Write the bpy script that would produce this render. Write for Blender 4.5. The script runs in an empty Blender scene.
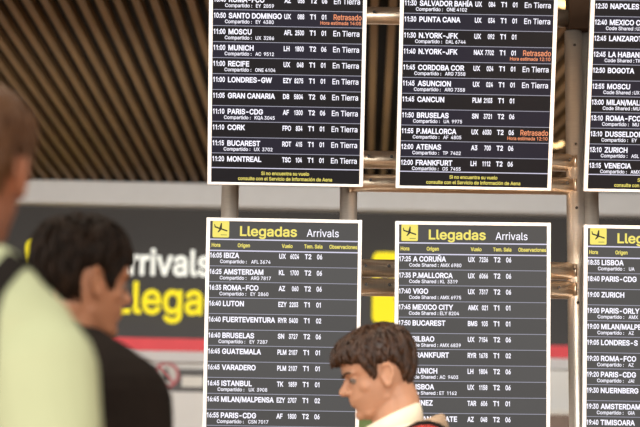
import bpy, bmesh, math, random
import numpy as np
from mathutils import Vector, Matrix, noise
from mathutils.bvhtree import BVHTree

random.seed(7)
S = bpy.context.scene
COL = S.collection

# ------------------------------------------------------------------ camera
FPX = 1778.0                                   # 100 mm lens, 36 mm wide sensor, 640 px
CAM = Vector((0, 0, 1.15))
PITCH = math.radians(11.03)
ROLL = 0.0155
FWD = Vector((0, math.cos(PITCH), math.sin(PITCH)))
UP0 = Vector((0, -math.sin(PITCH), math.cos(PITCH)))
R0 = Vector((1, 0, 0))
RGT = R0 * math.cos(ROLL) + UP0 * math.sin(ROLL)
UPV = UP0 * math.cos(ROLL) - R0 * math.sin(ROLL)
cd = bpy.data.cameras.new('camera')
cd.lens = 100.0
cd.sensor_width = 36.0
cd.clip_end = 200
cd.dof.use_dof = True
cd.dof.focus_distance = 5.95
cd.dof.aperture_fstop = 2.9
cam = bpy.data.objects.new('camera', cd)
COL.objects.link(cam)
cam.matrix_world = Matrix(((RGT.x, UPV.x, -FWD.x, CAM.x), (RGT.y, UPV.y, -FWD.y, CAM.y),
                           (RGT.z, UPV.z, -FWD.z, CAM.z), (0, 0, 0, 1)))
S.camera = cam

# ------------------------------------------------------------------ world, lights, exposure
S.view_settings.view_transform = 'Standard'
S.view_settings.look = 'None'
S.view_settings.gamma = 1.0
S.view_settings.use_curve_mapping = False
S.view_settings.exposure = 0.0
W = bpy.data.worlds.new('hall_ambient')
S.world = W
W.use_nodes = True
W.node_tree.nodes['Background'].inputs[0].default_value = (1.0, 0.9, 0.78, 1)
W.node_tree.nodes['Background'].inputs[1].default_value = 0.45


def area(name, loc, target, sx, sy, power, col):
    l = bpy.data.lights.new(name, 'AREA')
    l.shape = 'RECTANGLE'
    l.size = sx
    l.size_y = sy
    l.energy = power
    l.color = col
    o = bpy.data.objects.new(name, l)
    COL.objects.link(o)
    o.location = loc
    o.rotation_euler = (Vector(target) - Vector(loc)).to_track_quat('-Z', 'Y').to_euler()
    return o


area('rear_fill', (1.5, -14, 4.8), (0, 6, 3.6), 18, 9.0, 3700, (1.0, 0.97, 0.95))  # unseen area light added behind the camera to brighten the white frames
area('left_fill', (-7, 2.0, 3.2), (0, 6, 2.0), 5, 3.0, 260, (1.0, 0.97, 0.9))  # unseen area light added on the left for soft side lighting
area('far_wall_fill', (0.5, 9.8, 2.6), (0.5, 14, 3.3), 5, 0.5, 58, (0.92, 0.97, 1.0))  # added light behind the boards, lifts the bulkhead and sign wall
area('floor_bounce_fill', (0.5, -3.5, 7.0), (0.5, -2.5, 0), 10, 5, 500, (1.0, 0.86, 0.68))  # added overhead light, brightens the floor for warm bounce
sl = bpy.data.lights.new('crossbar_warm_fill', 'SPOT')  # added spot that warms the crossbars; no such fitting is built
sl.energy = 260
sl.color = (1.0, 0.55, 0.24)
sl.spot_size = math.radians(20)
sl.spot_blend = 0.8
sl.shadow_soft_size = 0.06
so = bpy.data.objects.new('crossbar_warm_fill', sl)
COL.objects.link(so)
so.location = (0.72, 2.9, 3.3)
so.rotation_euler = (Vector((0.82, 6.05, 2.45)) - so.location).to_track_quat('-Z', 'Y').to_euler()
area('overhead_fill', (0.3, 3.7, 4.0), (0.3, 4.6, 0.0), 5, 0.5, 110, (1.0, 0.9, 0.76))  # unseen light added overhead for highlights on crossbars and hair
area('slat_fill', (0, 10.0, 2.2), (0, 11.5, 4.2), 7, 2.5, 26, (1.0, 0.74, 0.42))  # added warm light under the slats; the hall has no cove


# ------------------------------------------------------------------ helpers
def at(px, py, depth):
    return CAM + (FWD + RGT * ((px - 320) / FPX) + UPV * ((213.5 - py) / FPX)) * depth


def tag(o, label=None, cat=None, group=None, kind=None):
    if label:
        o['label'] = label
    if cat:
        o['category'] = cat
    if group:
        o['group'] = group
    if kind:
        o['kind'] = kind
    return o


def empty(name, M):
    o = bpy.data.objects.new(name, None)
    o.empty_display_size = 0.1
    COL.objects.link(o)
    o.matrix_world = M
    return o


def mat(name, col, rough=0.5, metal=0.0, emit=None, es=0.0, spec=0.5, sss=0.0, var=0.0, vscale=8.0, stretch=(1, 1, 1), col2=None,
        bump=0.0):
    m = bpy.data.materials.new(name)
    m.use_nodes = True
    nt = m.node_tree
    b = nt.nodes['Principled BSDF']
    b.inputs['Base Color'].default_value = (*col, 1)
    b.inputs['Roughness'].default_value = rough
    b.inputs['Metallic'].default_value = metal
    b.inputs['Specular IOR Level'].default_value = spec
    if sss:
        b.inputs['Subsurface Weight'].default_value = sss
        b.inputs['Subsurface Radius'].default_value = (0.012, 0.005, 0.003)
        b.inputs['Subsurface Scale'].default_value = 1.0
    if emit:
        b.inputs['Emission Color'].default_value = (*emit, 1)
        b.inputs['Emission Strength'].default_value = es
    if var or col2:
        tc = nt.nodes.new('ShaderNodeTexCoord')
        mp = nt.nodes.new('ShaderNodeMapping')
        mp.inputs['Scale'].default_value = stretch
        nz = nt.nodes.new('ShaderNodeTexNoise')
        nz.inputs['Scale'].default_value = vscale
        nz.inputs['Detail'].default_value = 5
        cr = nt.nodes.new('ShaderNodeValToRGB')
        c2 = col2 or tuple(min(1, c * (1 + var)) for c in col)
        c1 = col if col2 else tuple(c * (1 - var) for c in col)
        cr.color_ramp.elements[0].position = 0.3
        cr.color_ramp.elements[1].position = 0.7
        cr.color_ramp.elements[0].color = (*c1, 1)
        cr.color_ramp.elements[1].color = (*c2, 1)
        nt.links.new(tc.outputs['Object'], mp.inputs[0])
        nt.links.new(mp.outputs[0], nz.inputs['Vector'])
        nt.links.new(nz.outputs[0], cr.inputs[0])
        nt.links.new(cr.outputs[0], b.inputs['Base Color'])
        if bump:
            bp = nt.nodes.new('ShaderNodeBump')
            bp.inputs['Strength'].default_value = bump
            bp.inputs['Distance'].default_value = 0.01
            nt.links.new(nz.outputs[0], bp.inputs['Height'])
            nt.links.new(bp.outputs[0], b.inputs['Normal'])
    return m


def link(name, bm, mats, parent=None, smooth=False, M=None):
    me = bpy.data.meshes.new(name)
    bmesh.ops.recalc_face_normals(bm, faces=bm.faces)
    bm.to_mesh(me)
    bm.free()
    for m in (mats if isinstance(mats, (list, tuple)) else [mats]):
        me.materials.append(m)
    if smooth:
        for p in me.polygons:
            p.use_smooth = True
    o = bpy.data.objects.new(name, me)
    COL.objects.link(o)
    if parent:
        o.parent = parent
    if M is not None:
        o.matrix_world = M
    return o


def box(bm, lo, hi, mi=0, M=None, bev=0.0):
    co = [(x, y, z) for x in (lo[0], hi[0]) for y in (lo[1], hi[1]) for z in (lo[2], hi[2])]
    vs = [bm.verts.new(M @ Vector(c) if M is not None else c) for c in co]
    fs = [bm.faces.new([vs[i] for i in q]) for q in
          ((0, 1, 3, 2), (4, 6, 7, 5), (0, 4, 5, 1), (2, 3, 7, 6), (0, 2, 6, 4), (1, 5, 7, 3))]
    for f in fs:
        f.material_index = mi
    if bev:
        es = list({e for f in fs for e in f.edges})
        r = bmesh.ops.bevel(bm, geom=es, offset=bev, segments=2, affect='EDGES', profile=0.5)
        for f in r['faces']:
            f.material_index = mi
    return vs


def tube(bm, p0, p1, r0, r1=None, n=24, mi=0, caps=True, rings=1):
    p0, p1 = Vector(p0), Vector(p1)
    r1 = r0 if r1 is None else r1
    d = (p1 - p0).normalized()
    a = d.orthogonal().normalized()
    b = d.cross(a)
    prev = None
    for k in range(rings + 1):
        t = k / rings
        c = p0.lerp(p1, t)
        r = r0 + (r1 - r0) * t
        cur = [bm.verts.new(c + (a * math.cos(2 * math.pi * i / n) + b * math.sin(2 * math.pi * i / n)) * r) for i in range(n)]
        if prev:
            for i in range(n):
                f = bm.faces.new((prev[i], prev[(i + 1) % n], cur[(i + 1) % n], cur[i]))
                f.material_index = mi
                f.smooth = True
        elif caps:
            bm.faces.new(cur[::-1]).material_index = mi
        prev = cur
    if caps:
        bm.faces.new(prev).material_index = mi


def ball(bm, c, r, M=None, mi=0, seg=16):
    T = Matrix.Translation(Vector(c)) @ (M if M is not None else Matrix()) @ Matrix.Diagonal((*((r, r, r) if not hasattr(r, '__len__') else r), 1))
    nl = seg // 2 + 1
    top, bot = bm.verts.new(T @ Vector((0, 0, 1))), bm.verts.new(T @ Vector((0, 0, -1)))
    rows = []
    for k in range(1, nl):
        t = math.pi * k / nl
        rows.append([bm.verts.new(T @ Vector((math.sin(t) * math.cos(2 * math.pi * i / seg), math.sin(t) * math.sin(2 * math.pi * i / seg), math.cos(t))))
                     for i in range(seg)])
    fs = []
    for i in range(seg):
        q = (i + 1) % seg
        fs.append(bm.faces.new((top, rows[0][i], rows[0][q])))
        fs.append(bm.faces.new((bot, rows[-1][q], rows[-1][i])))
        for a, b in zip(rows[:-1], rows[1:]):
            fs.append(bm.faces.new((a[i], b[i], b[q], a[q])))
    for f in fs:
        f.material_index = mi
        f.smooth = True


def capsule(bm, p0, p1, r0, r1):
    tube(bm, p0, p1, r0, r1, n=18)
    ball(bm, p0, r0)
    ball(bm, p1, r1)


def chain(bm, pts):
    for (a, ra), (b, rb) in zip(pts[:-1], pts[1:]):
        capsule(bm, a, b, ra, rb)


def loft(bm, rings):
    """closed solid from rings of equal length (lists of Vectors)"""
    prev = None
    n = len(rings[0])
    for ring in rings:
        cur = [bm.verts.new(p) for p in ring]
        if prev:
            for i in range(n):
                bm.faces.new((prev[i], prev[(i + 1) % n], cur[(i + 1) % n], cur[i]))
        else:
            first = cur
        prev = cur
    for ring in (first[::-1], prev):
        c = bm.verts.new(sum((v.co for v in ring), Vector()) / n)
        for i in range(n):
            bm.faces.new((ring[i], ring[(i + 1) % n], c))


def remeshed(name, bm, voxel, mats, parent, smooth_it=2, tri=None):
    """fuse overlapping closed shapes into one continuous skin"""
    me = bpy.data.meshes.new(name)
    bmesh.ops.recalc_face_normals(bm, faces=bm.faces)
    bm.to_mesh(me)
    bm.free()
    o = bpy.data.objects.new(name, me)
    COL.objects.link(o)
    r = o.modifiers.new('r', 'REMESH')
    r.mode = 'VOXEL'
    r.voxel_size = voxel
    s = o.modifiers.new('s', 'SMOOTH')
    s.factor = 0.5
    s.iterations = smooth_it
    bpy.context.view_layer.update()
    dg = bpy.context.evaluated_depsgraph_get()
    me2 = bpy.data.meshes.new_from_object(o.evaluated_get(dg), depsgraph=dg)
    o.modifiers.clear()
    o.data = me2
    bpy.data.meshes.remove(me)
    me2.name = name
    me2.materials.clear()
    for m in (mats if isinstance(mats, (list, tuple)) else [mats]):
        me2.materials.append(m)
    for p in me2.polygons:
        p.use_smooth = True
        p.material_index = 0
    if parent:
        o.parent = parent
    return o


# ------------------------------------------------------------------ lettering
TMPC = bpy.data.collections.new('tmp')
COL.children.link(TMPC)


GLYPHS = {
    '-': (648, '482 350,482 269,163 269,163 350'),
    '.': (269, '136 -6,119 -4,104 2,90 13,79 26,73 42,71 59,73 76,79 91,90 105,104 116,119 122,136 124,154 122,169 116,183 105,193 91,200 76,202 59,200 42,193 26,183 13,169 2,154 -4'),
    '/': (357, '336 762,102 -109,21 -109,255 762'),
    '0': (648, '324 -10,273 -5,227 10,186 34,151 68,122 111,98 162,82 222,72 289,68 364,72 438,82 505,99 565,122 617,151 659,187 693,227 718,273 733,324 738,376 733,421 718,462 693,497 659,526 617,550 565,566 505,577 438,580 364,577 289,567 222,550 162,527 111,498 68,463 34,422 10,376 -5|324 71,358 75,388 86,415 106,438 132,457 165,472 206,483 252,490 305,492 364,490 423,483 476,472 522,457 563,438 596,415 623,388 642,358 654,324 658,290 654,260 642,233 623,210 596,191 563,176 522,165 476,159 423,156 364,159 305,165 252,176 206,191 165,210 132,233 106,260 86,290 75'),
    '1': (600, '300 0,300 606,140 512,140 600,310 728,394 728,394 0'),
    '2': (648, '91 0,91 68,335 327,361 355,384 381,404 404,420 426,434 447,445 467,452 488,457 509,458 532,456 556,450 579,440 599,427 616,410 631,391 642,369 651,345 656,320 658,293 656,268 650,246 640,227 627,211 611,199 592,189 570,184 545,182 518,94 518,97 560,107 598,123 633,146 664,173 689,205 710,241 726,280 735,322 738,364 735,403 726,438 711,469 690,495 666,517 637,533 605,542 570,545 533,544 506,539 480,531 455,519 428,502 400,481 370,454 337,421 299,382 257,218 86,218 81,557 81,557 0'),
    '3': (648, '312 -10,269 -7,228 1,190 14,155 32,125 55,100 82,81 114,68 149,63 189,156 189,161 165,169 143,181 125,197 108,215 95,236 85,260 77,286 73,313 71,342 73,369 78,394 87,416 99,435 114,450 133,462 155,469 179,471 207,469 233,463 258,452 281,437 302,418 319,393 334,363 345,328 352,288 354,224 354,224 428,412 642,412 647,100 647,100 728,533 728,533 659,302 398,302 413,354 415,400 409,441 395,477 374,507 349,531 318,548 284,559 247,562 207,559 166,548 129,530 95,506 64,476 39,442 18,402 2,359 -7'),
    '4': (648, '57 151,57 227,353 728,445 728,155 237,155 233,591 233,591 151|403 0,403 173,403 209,403 454,491 454,491 0'),
    '5': (648, '317 -10,275 -7,236 2,200 16,168 35,141 58,118 86,101 117,90 150,86 187,175 187,179 165,186 145,197 127,212 111,229 97,248 86,269 78,292 73,317 71,345 74,371 81,395 92,417 108,435 127,450 149,460 175,467 202,469 232,467 262,460 290,449 316,434 339,415 359,393 375,368 387,341 394,312 396,287 395,263 391,240 384,218 375,199 364,183 352,96 362,137 728,524 728,524 647,215 647,192 431,195 431,212 444,232 456,254 465,278 472,303 476,328 477,361 475,391 469,420 459,447 446,472 429,494 408,513 385,529 359,542 331,552 300,558 268,559 234,556 188,545 147,528 108,504 74,476 45,442 22,403 4,362 -6'),
    '6': (648, '324 -10,280 -6,240 4,203 21,171 44,143 73,121 107,104 145,94 186,91 232,93 267,101 304,114 342,134 384,161 432,196 487,361 728,461 728,216 374,208 374,216 387,225 400,236 412,249 422,264 432,280 439,297 445,316 448,336 450,379 446,417 437,452 422,482 401,508 374,529 343,544 308,553 268,557 225,553 181,543 141,526 104,504 71,476 43,444 21,407 4,367 -6|324 69,351 72,376 78,399 90,419 105,436 123,450 145,460 170,466 196,469 225,466 254,460 281,450 305,436 327,419 345,399 360,376 371,351 377,324 380,297 377,272 371,249 360,228 345,211 327,197 306,187 282,181 256,179 227,181 197,187 170,197 145,211 123,228 105,249 90,272 78,297 72'),
    '7': (648, '139 0,463 642,463 647,89 647,89 728,559 728,559 642,236 0'),
    '8': (648, '324 -10,277 -7,233 2,194 16,159 36,130 60,106 88,88 121,78 156,74 193,76 224,83 252,93 279,107 304,124 326,145 345,167 360,192 372,218 379,218 382,185 394,156 414,133 440,115 472,104 507,101 544,104 580,113 613,129 644,151 671,177 694,209 713,244 727,282 735,324 738,365 735,403 727,438 713,469 694,495 671,517 644,533 613,543 580,546 544,543 507,532 472,514 441,491 414,463 394,430 382,430 379,456 372,480 360,503 345,523 326,540 304,554 279,565 252,571 224,574 193,570 156,559 121,542 88,518 60,488 36,453 16,414 2,371 -7|324 70,355 72,383 77,407 86,429 98,447 113,462 131,473 151,480 174,482 198,479 224,473 248,461 270,446 289,427 305,405 319,380 329,353 335,324 337,294 335,267 329,242 319,220 305,201 289,186 270,174 248,167 224,165 198,167 174,174 151,184 131,199 113,217 98,239 86,265 77,293 72|324 414,349 416,371 421,392 430,411 441,427 456,439 473,449 492,455 514,457 537,455 561,449 582,440 601,428 618,412 632,394 643,372 652,349 656,324 658,298 656,275 652,254 643,235 632,220 618,207 601,198 582,192 561,190 537,192 514,198 492,207 473,220 456,235 441,254 430,276 421,299 416'),
    '9': (648, '323 738,367 734,407 724,444 707,476 684,504 655,526 621,543 583,553 542,557 496,554 461,546 424,533 386,514 344,486 296,451 241,287 0,187 0,431 354,440 354,432 341,423 328,411 316,398 306,384 296,367 289,350 283,331 280,312 278,270 282,231 291,196 306,166 327,140 354,119 385,103 420,94 460,91 503,94 547,104 588,121 624,144 657,171 685,204 707,241 724,280 734|323 659,297 656,272 650,249 638,229 623,212 605,198 583,188 558,181 532,179 503,181 474,188 447,198 423,212 401,229 383,249 368,272 357,297 351,323 348,351 351,376 357,399 368,419 383,436 401,450 422,460 446,466 473,469 501,466 531,460 558,450 583,436 605,419 623,399 638,376 650,351 656'),
    ':': (269, '136 -6,119 -4,104 2,90 13,79 26,73 42,71 59,73 76,79 91,90 105,104 116,119 122,136 124,154 122,169 116,183 105,193 91,200 76,202 59,200 42,193 26,183 13,169 2,154 -4|136 387,119 390,104 396,90 407,79 420,73 435,71 452,73 470,79 485,90 499,104 509,119 516,136 518,154 516,169 509,183 499,193 485,200 470,202 452,200 435,193 420,183 407,169 396,154 390'),
    'A': (686, '23 0,288 728,395 728,663 0,565 0,411 433,401 462,390 495,378 533,364 576,349 627,332 685,351 685,334 626,318 575,305 531,293 493,282 460,273 433,122 0|157 203,157 284,529 284,529 203'),
    'B': (653, '86 0,86 728,345 728,393 725,434 716,471 702,501 683,526 660,545 632,559 602,567 570,570 535,568 506,562 480,553 458,541 439,527 423,510 409,491 398,471 389,450 382,450 375,474 371,497 364,520 351,541 335,560 315,576 291,588 263,596 231,598 195,595 159,587 126,573 96,552 68,526 45,493 26,453 11,407 3,353 0|178 82,350 82,402 85,442 96,472 114,492 138,505 165,509 195,507 219,500 242,490 263,476 282,458 298,437 312,413 322,386 328,355 330,178 330|178 408,341 408,366 410,390 415,412 424,432 435,449 450,462 467,473 487,479 509,481 533,477 563,466 590,447 614,421 632,386 643,343 646,178 646'),
    'C': (730, '383 -10,322 -5,266 10,215 36,170 70,131 113,100 165,76 224,62 290,58 364,62 437,76 503,100 563,131 614,170 657,215 692,266 717,322 733,383 738,419 736,453 731,487 722,519 709,548 693,575 674,600 652,622 627,641 599,656 568,668 534,677 498,584 498,578 522,569 545,557 565,544 583,528 599,511 613,493 625,473 635,451 642,429 648,406 651,383 652,339 649,300 637,263 619,230 593,202 560,179 521,162 475,151 422,148 364,151 305,162 253,179 207,202 168,230 135,263 109,300 91,340 79,383 76,406 77,429 80,451 86,473 93,493 103,511 115,528 129,544 145,557 164,569 184,578 206,584 230,677 230,669 194,657 160,641 130,622 102,601 77,576 54,548 35,519 19,487 7,454 -2,419 -8'),
    'D': (719, '313 0,137 0,137 82,307 82,363 85,412 97,455 116,491 142,520 174,542 213,558 259,568 309,571 365,568 421,558 471,543 516,520 555,492 587,457 613,416 631,369 643,316 646,133 646,133 728,322 728,390 723,451 709,504 685,551 651,589 610,620 560,643 502,656 437,661 365,656 293,643 228,620 170,589 119,549 77,502 44,446 20,383 5|178 728,178 0,86 0,86 728'),
    'E': (599, '86 0,86 728,533 728,533 646,178 646,178 409,509 409,509 327,178 327,178 82,537 82,537 0'),
    'F': (587, '86 0,86 728,528 728,528 646,178 646,178 398,495 398,495 317,178 317,178 0'),
    'G': (745, '385 -10,322 -5,265 11,214 36,168 71,130 114,99 165,76 225,62 291,58 364,62 437,76 503,99 563,130 614,168 657,213 692,264 717,319 733,379 738,417 736,453 730,487 721,519 708,549 691,577 672,602 649,624 624,643 596,658 566,670 533,679 499,584 499,576 522,566 543,554 563,541 580,526 597,510 611,492 623,472 634,451 642,429 648,405 651,380 652,338 649,299 637,262 619,230 593,202 560,179 521,162 475,151 422,148 364,151 305,162 253,179 207,202 168,230 135,264 109,301 91,341 79,385 76,424 79,460 87,493 102,522 122,547 147,567 176,582 210,591 248,594 290,621 285,405 285,405 366,684 366,684 286,680 229,667 177,645 130,616 89,581 55,539 27,492 7,440 -6'),
    'H': (740, '86 0,86 728,178 728,178 413,561 413,561 728,654 728,654 0,561 0,561 332,178 332,178 0'),
    'I': (269, '88 0,88 728,181 728,181 0'),
    'J': (567, '265 -10,205 -3,152 15,108 47,74 90,54 144,47 208,47 247,140 247,140 208,144 167,155 133,174 106,199 87,230 75,265 71,300 75,330 87,355 106,374 133,385 167,389 208,389 728,481 728,481 208,475 144,454 90,421 47,377 15,325 -3'),
    'K': (668, '150 208,150 309,166 331,183 353,199 374,216 394,233 414,250 434,267 454,285 473,303 492,520 728,642 728,331 395,326 395|86 0,86 728,178 728,178 478,177 322,178 277,178 0|533 0,269 371,326 443,642 0'),
    'L': (562, '86 0,86 728,178 728,178 82,517 82,517 0'),
    'M': (899, '86 0,86 728,217 728,397 268,411 227,428 175,446 120,460 70,440 70,455 118,472 173,490 226,504 268,682 728,813 728,813 0,722 0,722 416,722 468,723 528,724 591,726 654,734 654,727 632,720 609,712 586,690 519,669 460,652 416,489 0,409 0,244 416,228 459,207 517,185 583,160 654,170 654,172 595,173 532,174 470,174 416,174 0'),
    'N': (749, '86 0,86 728,195 728,491 261,499 249,509 233,519 216,530 196,542 175,555 153,567 129,580 104,592 79,579 77,577 103,575 129,573 155,572 180,572 203,571 225,571 279,571 728,663 728,663 0,554 0,289 415,254 473,241 495,227 519,212 545,154 647,171 649,175 549,178 469,179 416,179 0'),
    'O': (763, '382 -10,322 -5,266 10,215 36,170 70,132 113,100 165,76 224,62 290,58 364,62 437,76 503,100 563,132 614,170 657,215 692,266 717,322 733,382 738,442 733,498 717,549 692,594 657,632 614,664 563,687 503,701 437,706 364,701 290,687 224,664 165,632 113,594 70,549 36,498 10,442 -5|382 76,424 79,463 90,500 109,533 134,561 167,584 206,602 252,612 305,616 364,612 423,602 476,584 522,561 561,533 594,500 619,463 638,424 649,382 652,340 649,300 638,264 619,231 593,203 561,179 521,162 475,152 423,148 364,152 305,162 252,179 206,203 167,231 135,264 109,300 90,340 79'),
    'P': (636, '86 0,86 728,337 728,389 725,436 714,476 697,509 675,537 647,558 615,573 579,582 540,585 497,582 455,573 416,558 380,537 347,509 320,476 297,436 279,389 269,337 266,156 266,156 347,333 347,368 349,399 356,425 366,446 381,464 399,477 420,486 444,491 470,493 497,491 525,486 551,477 575,464 595,446 613,425 628,399 638,368 645,332 647,178 647,178 0'),
    'Q': (763, '351 228,448 228,529 121,549 93,670 -68,574 -68,494 38,474 65|382 -10,322 -5,266 10,215 36,170 70,132 113,100 165,76 224,62 290,58 364,62 437,76 503,100 563,132 614,170 657,215 692,266 717,322 733,382 738,442 733,498 717,549 692,594 657,632 614,664 563,687 503,701 437,706 364,701 290,687 224,664 165,632 113,594 70,549 36,498 10,442 -5|382 76,424 79,463 90,500 109,533 134,561 167,584 206,602 252,612 305,616 364,612 423,602 476,584 522,561 561,533 594,500 619,463 638,424 649,382 652,340 649,300 638,264 619,231 593,203 561,179 521,162 475,152 423,148 364,152 305,162 252,179 206,203 167,231 135,264 109,300 90,340 79'),
    'R': (642, '86 0,86 728,338 728,390 725,437 715,477 699,510 678,538 651,559 620,574 584,583 546,586 504,583 462,574 423,559 388,538 358,510 332,476 311,436 295,390 286,338 283,138 283,138 365,334 365,370 367,400 372,426 382,447 395,465 411,478 430,487 452,492 477,494 504,492 531,487 557,478 579,465 599,447 616,426 629,400 639,369 645,333 647,178 647,178 0|505 0,329 328,433 328,612 0'),
    'S': (639, '320 -13,270 -10,224 -1,182 13,146 33,116 57,91 86,73 119,61 155,55 195,150 195,154 169,163 146,177 126,194 109,215 95,238 84,264 76,291 72,320 70,352 72,382 77,409 86,434 98,454 113,471 131,484 152,492 175,494 199,492 221,486 240,475 256,461 270,444 282,423 293,401 302,376 310,350 318,263 343,207 362,161 385,123 414,96 448,80 487,74 533,78 572,89 608,107 641,132 669,162 693,197 712,236 726,279 735,325 738,371 735,414 726,452 712,487 693,516 670,540 642,558 611,569 577,574 541,483 541,475 575,458 603,432 626,400 643,364 653,322 656,292 654,264 649,239 641,217 629,199 615,184 599,173 580,167 559,165 537,167 514,175 494,187 477,204 463,222 451,242 441,264 433,284 426,304 420,378 400,400 393,422 386,446 377,469 367,492 354,513 340,533 323,550 304,565 283,576 258,582 230,584 198,581 160,570 124,553 91,529 61,499 36,463 15,421 0,373 -10'),
    'T': (642, '45 646,45 728,597 728,597 646,367 646,367 0,276 0,276 646'),
    'U': (740, '370 -12,315 -8,265 3,220 22,181 47,148 78,121 114,102 155,90 200,86 248,86 728,178 728,178 255,180 221,188 190,201 162,219 136,241 115,268 97,298 84,332 76,370 74,408 76,443 84,473 97,500 115,521 136,539 162,552 190,559 221,562 255,562 728,654 728,654 248,650 200,639 155,619 114,592 78,559 47,520 22,475 3,425 -8'),
    'V': (686, '292 0,23 728,121 728,275 295,285 268,296 235,308 197,322 152,338 101,355 44,336 44,353 102,368 154,382 198,394 236,405 268,414 295,565 728,663 728,398 0'),
    'W': (982, '222 0,23 728,118 728,234 280,240 257,245 232,251 208,267 134,272 109,277 83,282 57,271 57,276 83,281 109,286 134,291 159,297 184,302 208,321 280,438 728,543 728,661 280,667 257,673 232,679 208,696 134,701 109,706 83,711 57,699 57,704 83,709 109,714 134,719 159,725 184,730 208,748 280,863 728,958 728,759 0,652 0,526 462,518 493,510 526,503 560,495 597,488 637,481 680,500 680,493 639,486 600,479 565,472 531,464 496,455 462,330 0'),
    'X': (679, '26 0,311 407,311 338,42 728,149 728,255 573,269 552,281 534,292 517,302 501,311 486,320 471,329 455,338 437,348 418,332 418,361 470,369 486,379 501,389 517,427 573,535 728,639 728,370 342,370 410,652 0,546 0,418 185,384 236,375 251,366 265,357 280,349 295,340 312,330 331,350 331,340 313,331 296,322 281,314 267,305 252,295 237,260 185,131 0'),
    'Y': (675, '291 0,291 298,23 728,130 728,275 493,290 467,305 442,318 418,331 392,344 363,357 330,320 330,333 363,346 393,359 419,373 443,387 468,401 493,545 728,651 728,384 298,384 0'),
    'Z': (627, '60 0,60 66,391 551,406 573,422 594,438 616,454 638,471 659,488 681,498 650,468 649,438 648,408 647,379 647,349 646,319 646,58 646,58 728,568 728,568 661,241 184,225 161,209 138,192 115,139 47,129 78,159 79,188 80,218 81,247 81,277 82,306 82,572 82,572 0'),
    'a': (557, '229 -12,195 -10,164 -4,135 7,109 22,87 41,68 64,54 90,46 121,43 154,46 184,52 209,62 230,75 248,92 264,111 276,132 287,155 295,179 301,204 307,230 311,255 315,334 324,353 327,368 331,380 336,388 343,393 352,394 364,394 367,393 389,389 408,382 425,372 439,359 451,343 461,325 468,304 472,280 473,255 472,233 468,214 461,196 452,181 442,168 430,158 418,149 405,143 392,59 417,73 447,91 474,112 495,136 513,162 527,190 537,219 544,248 549,278 550,298 549,319 547,342 543,365 537,387 528,409 516,429 501,446 481,461 458,473 431,479 398,482 360,482 0,396 0,396 74,390 74,383 61,373 48,361 35,346 23,328 11,308 1,285 -6,258 -11|244 65,275 67,302 73,326 84,347 98,364 114,377 133,387 154,392 175,394 197,394 272,389 268,382 264,371 260,359 257,346 254,331 252,287 245,251 240,231 237,211 233,192 227,175 220,160 210,148 199,139 186,133 169,131 150,133 132,138 117,146 103,157 92,170 82,186 75,203 69,223 66'),
    'b': (607, '328 -12,297 -10,270 -4,247 5,227 17,211 30,197 45,186 59,177 72,169 84,160 84,160 0,75 0,75 728,163 728,163 457,169 457,177 468,186 481,197 495,210 509,226 522,245 533,268 543,296 548,328 550,371 546,411 535,448 516,480 490,507 458,529 419,545 374,555 325,558 270,555 215,546 166,529 121,507 82,480 49,448 23,412 4,372 -8|315 67,347 70,375 79,400 94,421 114,438 138,452 167,462 199,468 234,470 271,468 308,462 342,452 374,439 402,421 426,400 446,376 460,347 469,315 472,283 469,255 461,231 447,210 427,192 404,179 376,169 345,163 310,161 271,163 232,169 197,179 165,193 136,210 112,231 93,256 78,284 70'),
    'c': (566, '297 -12,249 -8,206 4,167 23,133 50,104 83,80 122,63 166,52 215,49 268,52 322,63 372,80 417,104 456,133 488,167 515,206 535,249 546,297 550,323 549,348 545,372 540,395 532,416 522,437 509,455 495,472 479,486 461,499 441,509 419,517 396,433 375,429 389,423 402,416 414,407 425,397 435,386 445,374 453,361 459,346 465,331 469,314 471,297 472,263 469,233 459,208 444,186 423,169 398,155 370,145 338,140 304,138 268,140 233,145 200,155 168,169 139,186 115,208 94,233 79,263 70,297 66,315 67,331 70,347 74,362 79,375 86,387 95,399 104,409 115,417 127,425 140,431 153,435 168,519 147,511 123,501 101,488 80,474 62,457 45,438 31,418 18,396 7,373 -1,349 -7,323 -11'),
    'd': (607, '279 -12,236 -8,196 4,160 23,127 49,100 82,78 121,62 166,52 215,49 270,52 325,62 374,78 419,101 458,128 490,160 516,196 535,236 546,280 550,312 548,339 543,362 533,381 522,398 509,411 495,422 481,431 468,438 457,445 457,445 728,532 728,532 0,448 0,448 84,439 84,431 72,422 59,411 45,397 30,380 17,361 5,338 -4,311 -10|293 67,324 70,352 78,376 93,398 112,415 136,428 165,438 197,444 232,446 271,444 310,438 345,429 376,415 404,398 427,377 447,352 461,324 469,293 472,260 469,232 460,207 446,186 426,169 402,155 374,145 342,140 308,138 271,140 234,146 199,155 167,169 138,186 114,208 94,233 79,261 70'),
    'e': (578, '303 -12,253 -8,208 4,167 23,132 50,103 83,80 121,63 166,52 214,49 267,52 321,62 370,79 415,102 454,131 487,165 514,204 534,247 546,294 550,323 548,352 544,380 535,408 523,433 508,457 488,478 464,496 436,511 403,522 366,529 324,531 278,531 242,107 242,107 316,484 316,443 289,441 324,436 355,426 384,413 410,396 431,376 449,352 462,324 470,294 472,262 470,234 462,209 449,188 431,170 410,156 386,146 359,139 331,137 302,137 254,140 216,147 182,158 152,174 126,193 105,216 88,243 76,272 68,304 66,325 67,345 70,363 75,380 83,395 92,408 104,420 118,430 133,437 151,522 130,512 103,498 79,480 56,458 37,433 20,404 6,373 -4,340 -10'),
    'f': (363, '326 543,326 468,9 468,9 543|115 0,115 618,118 647,125 673,137 695,153 714,172 730,193 742,217 751,242 757,268 758,287 758,304 756,318 754,330 751,340 748,347 746,325 670,308 675,299 677,290 678,278 678,255 676,235 669,221 658,211 643,205 623,203 599,203 0'),
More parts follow.
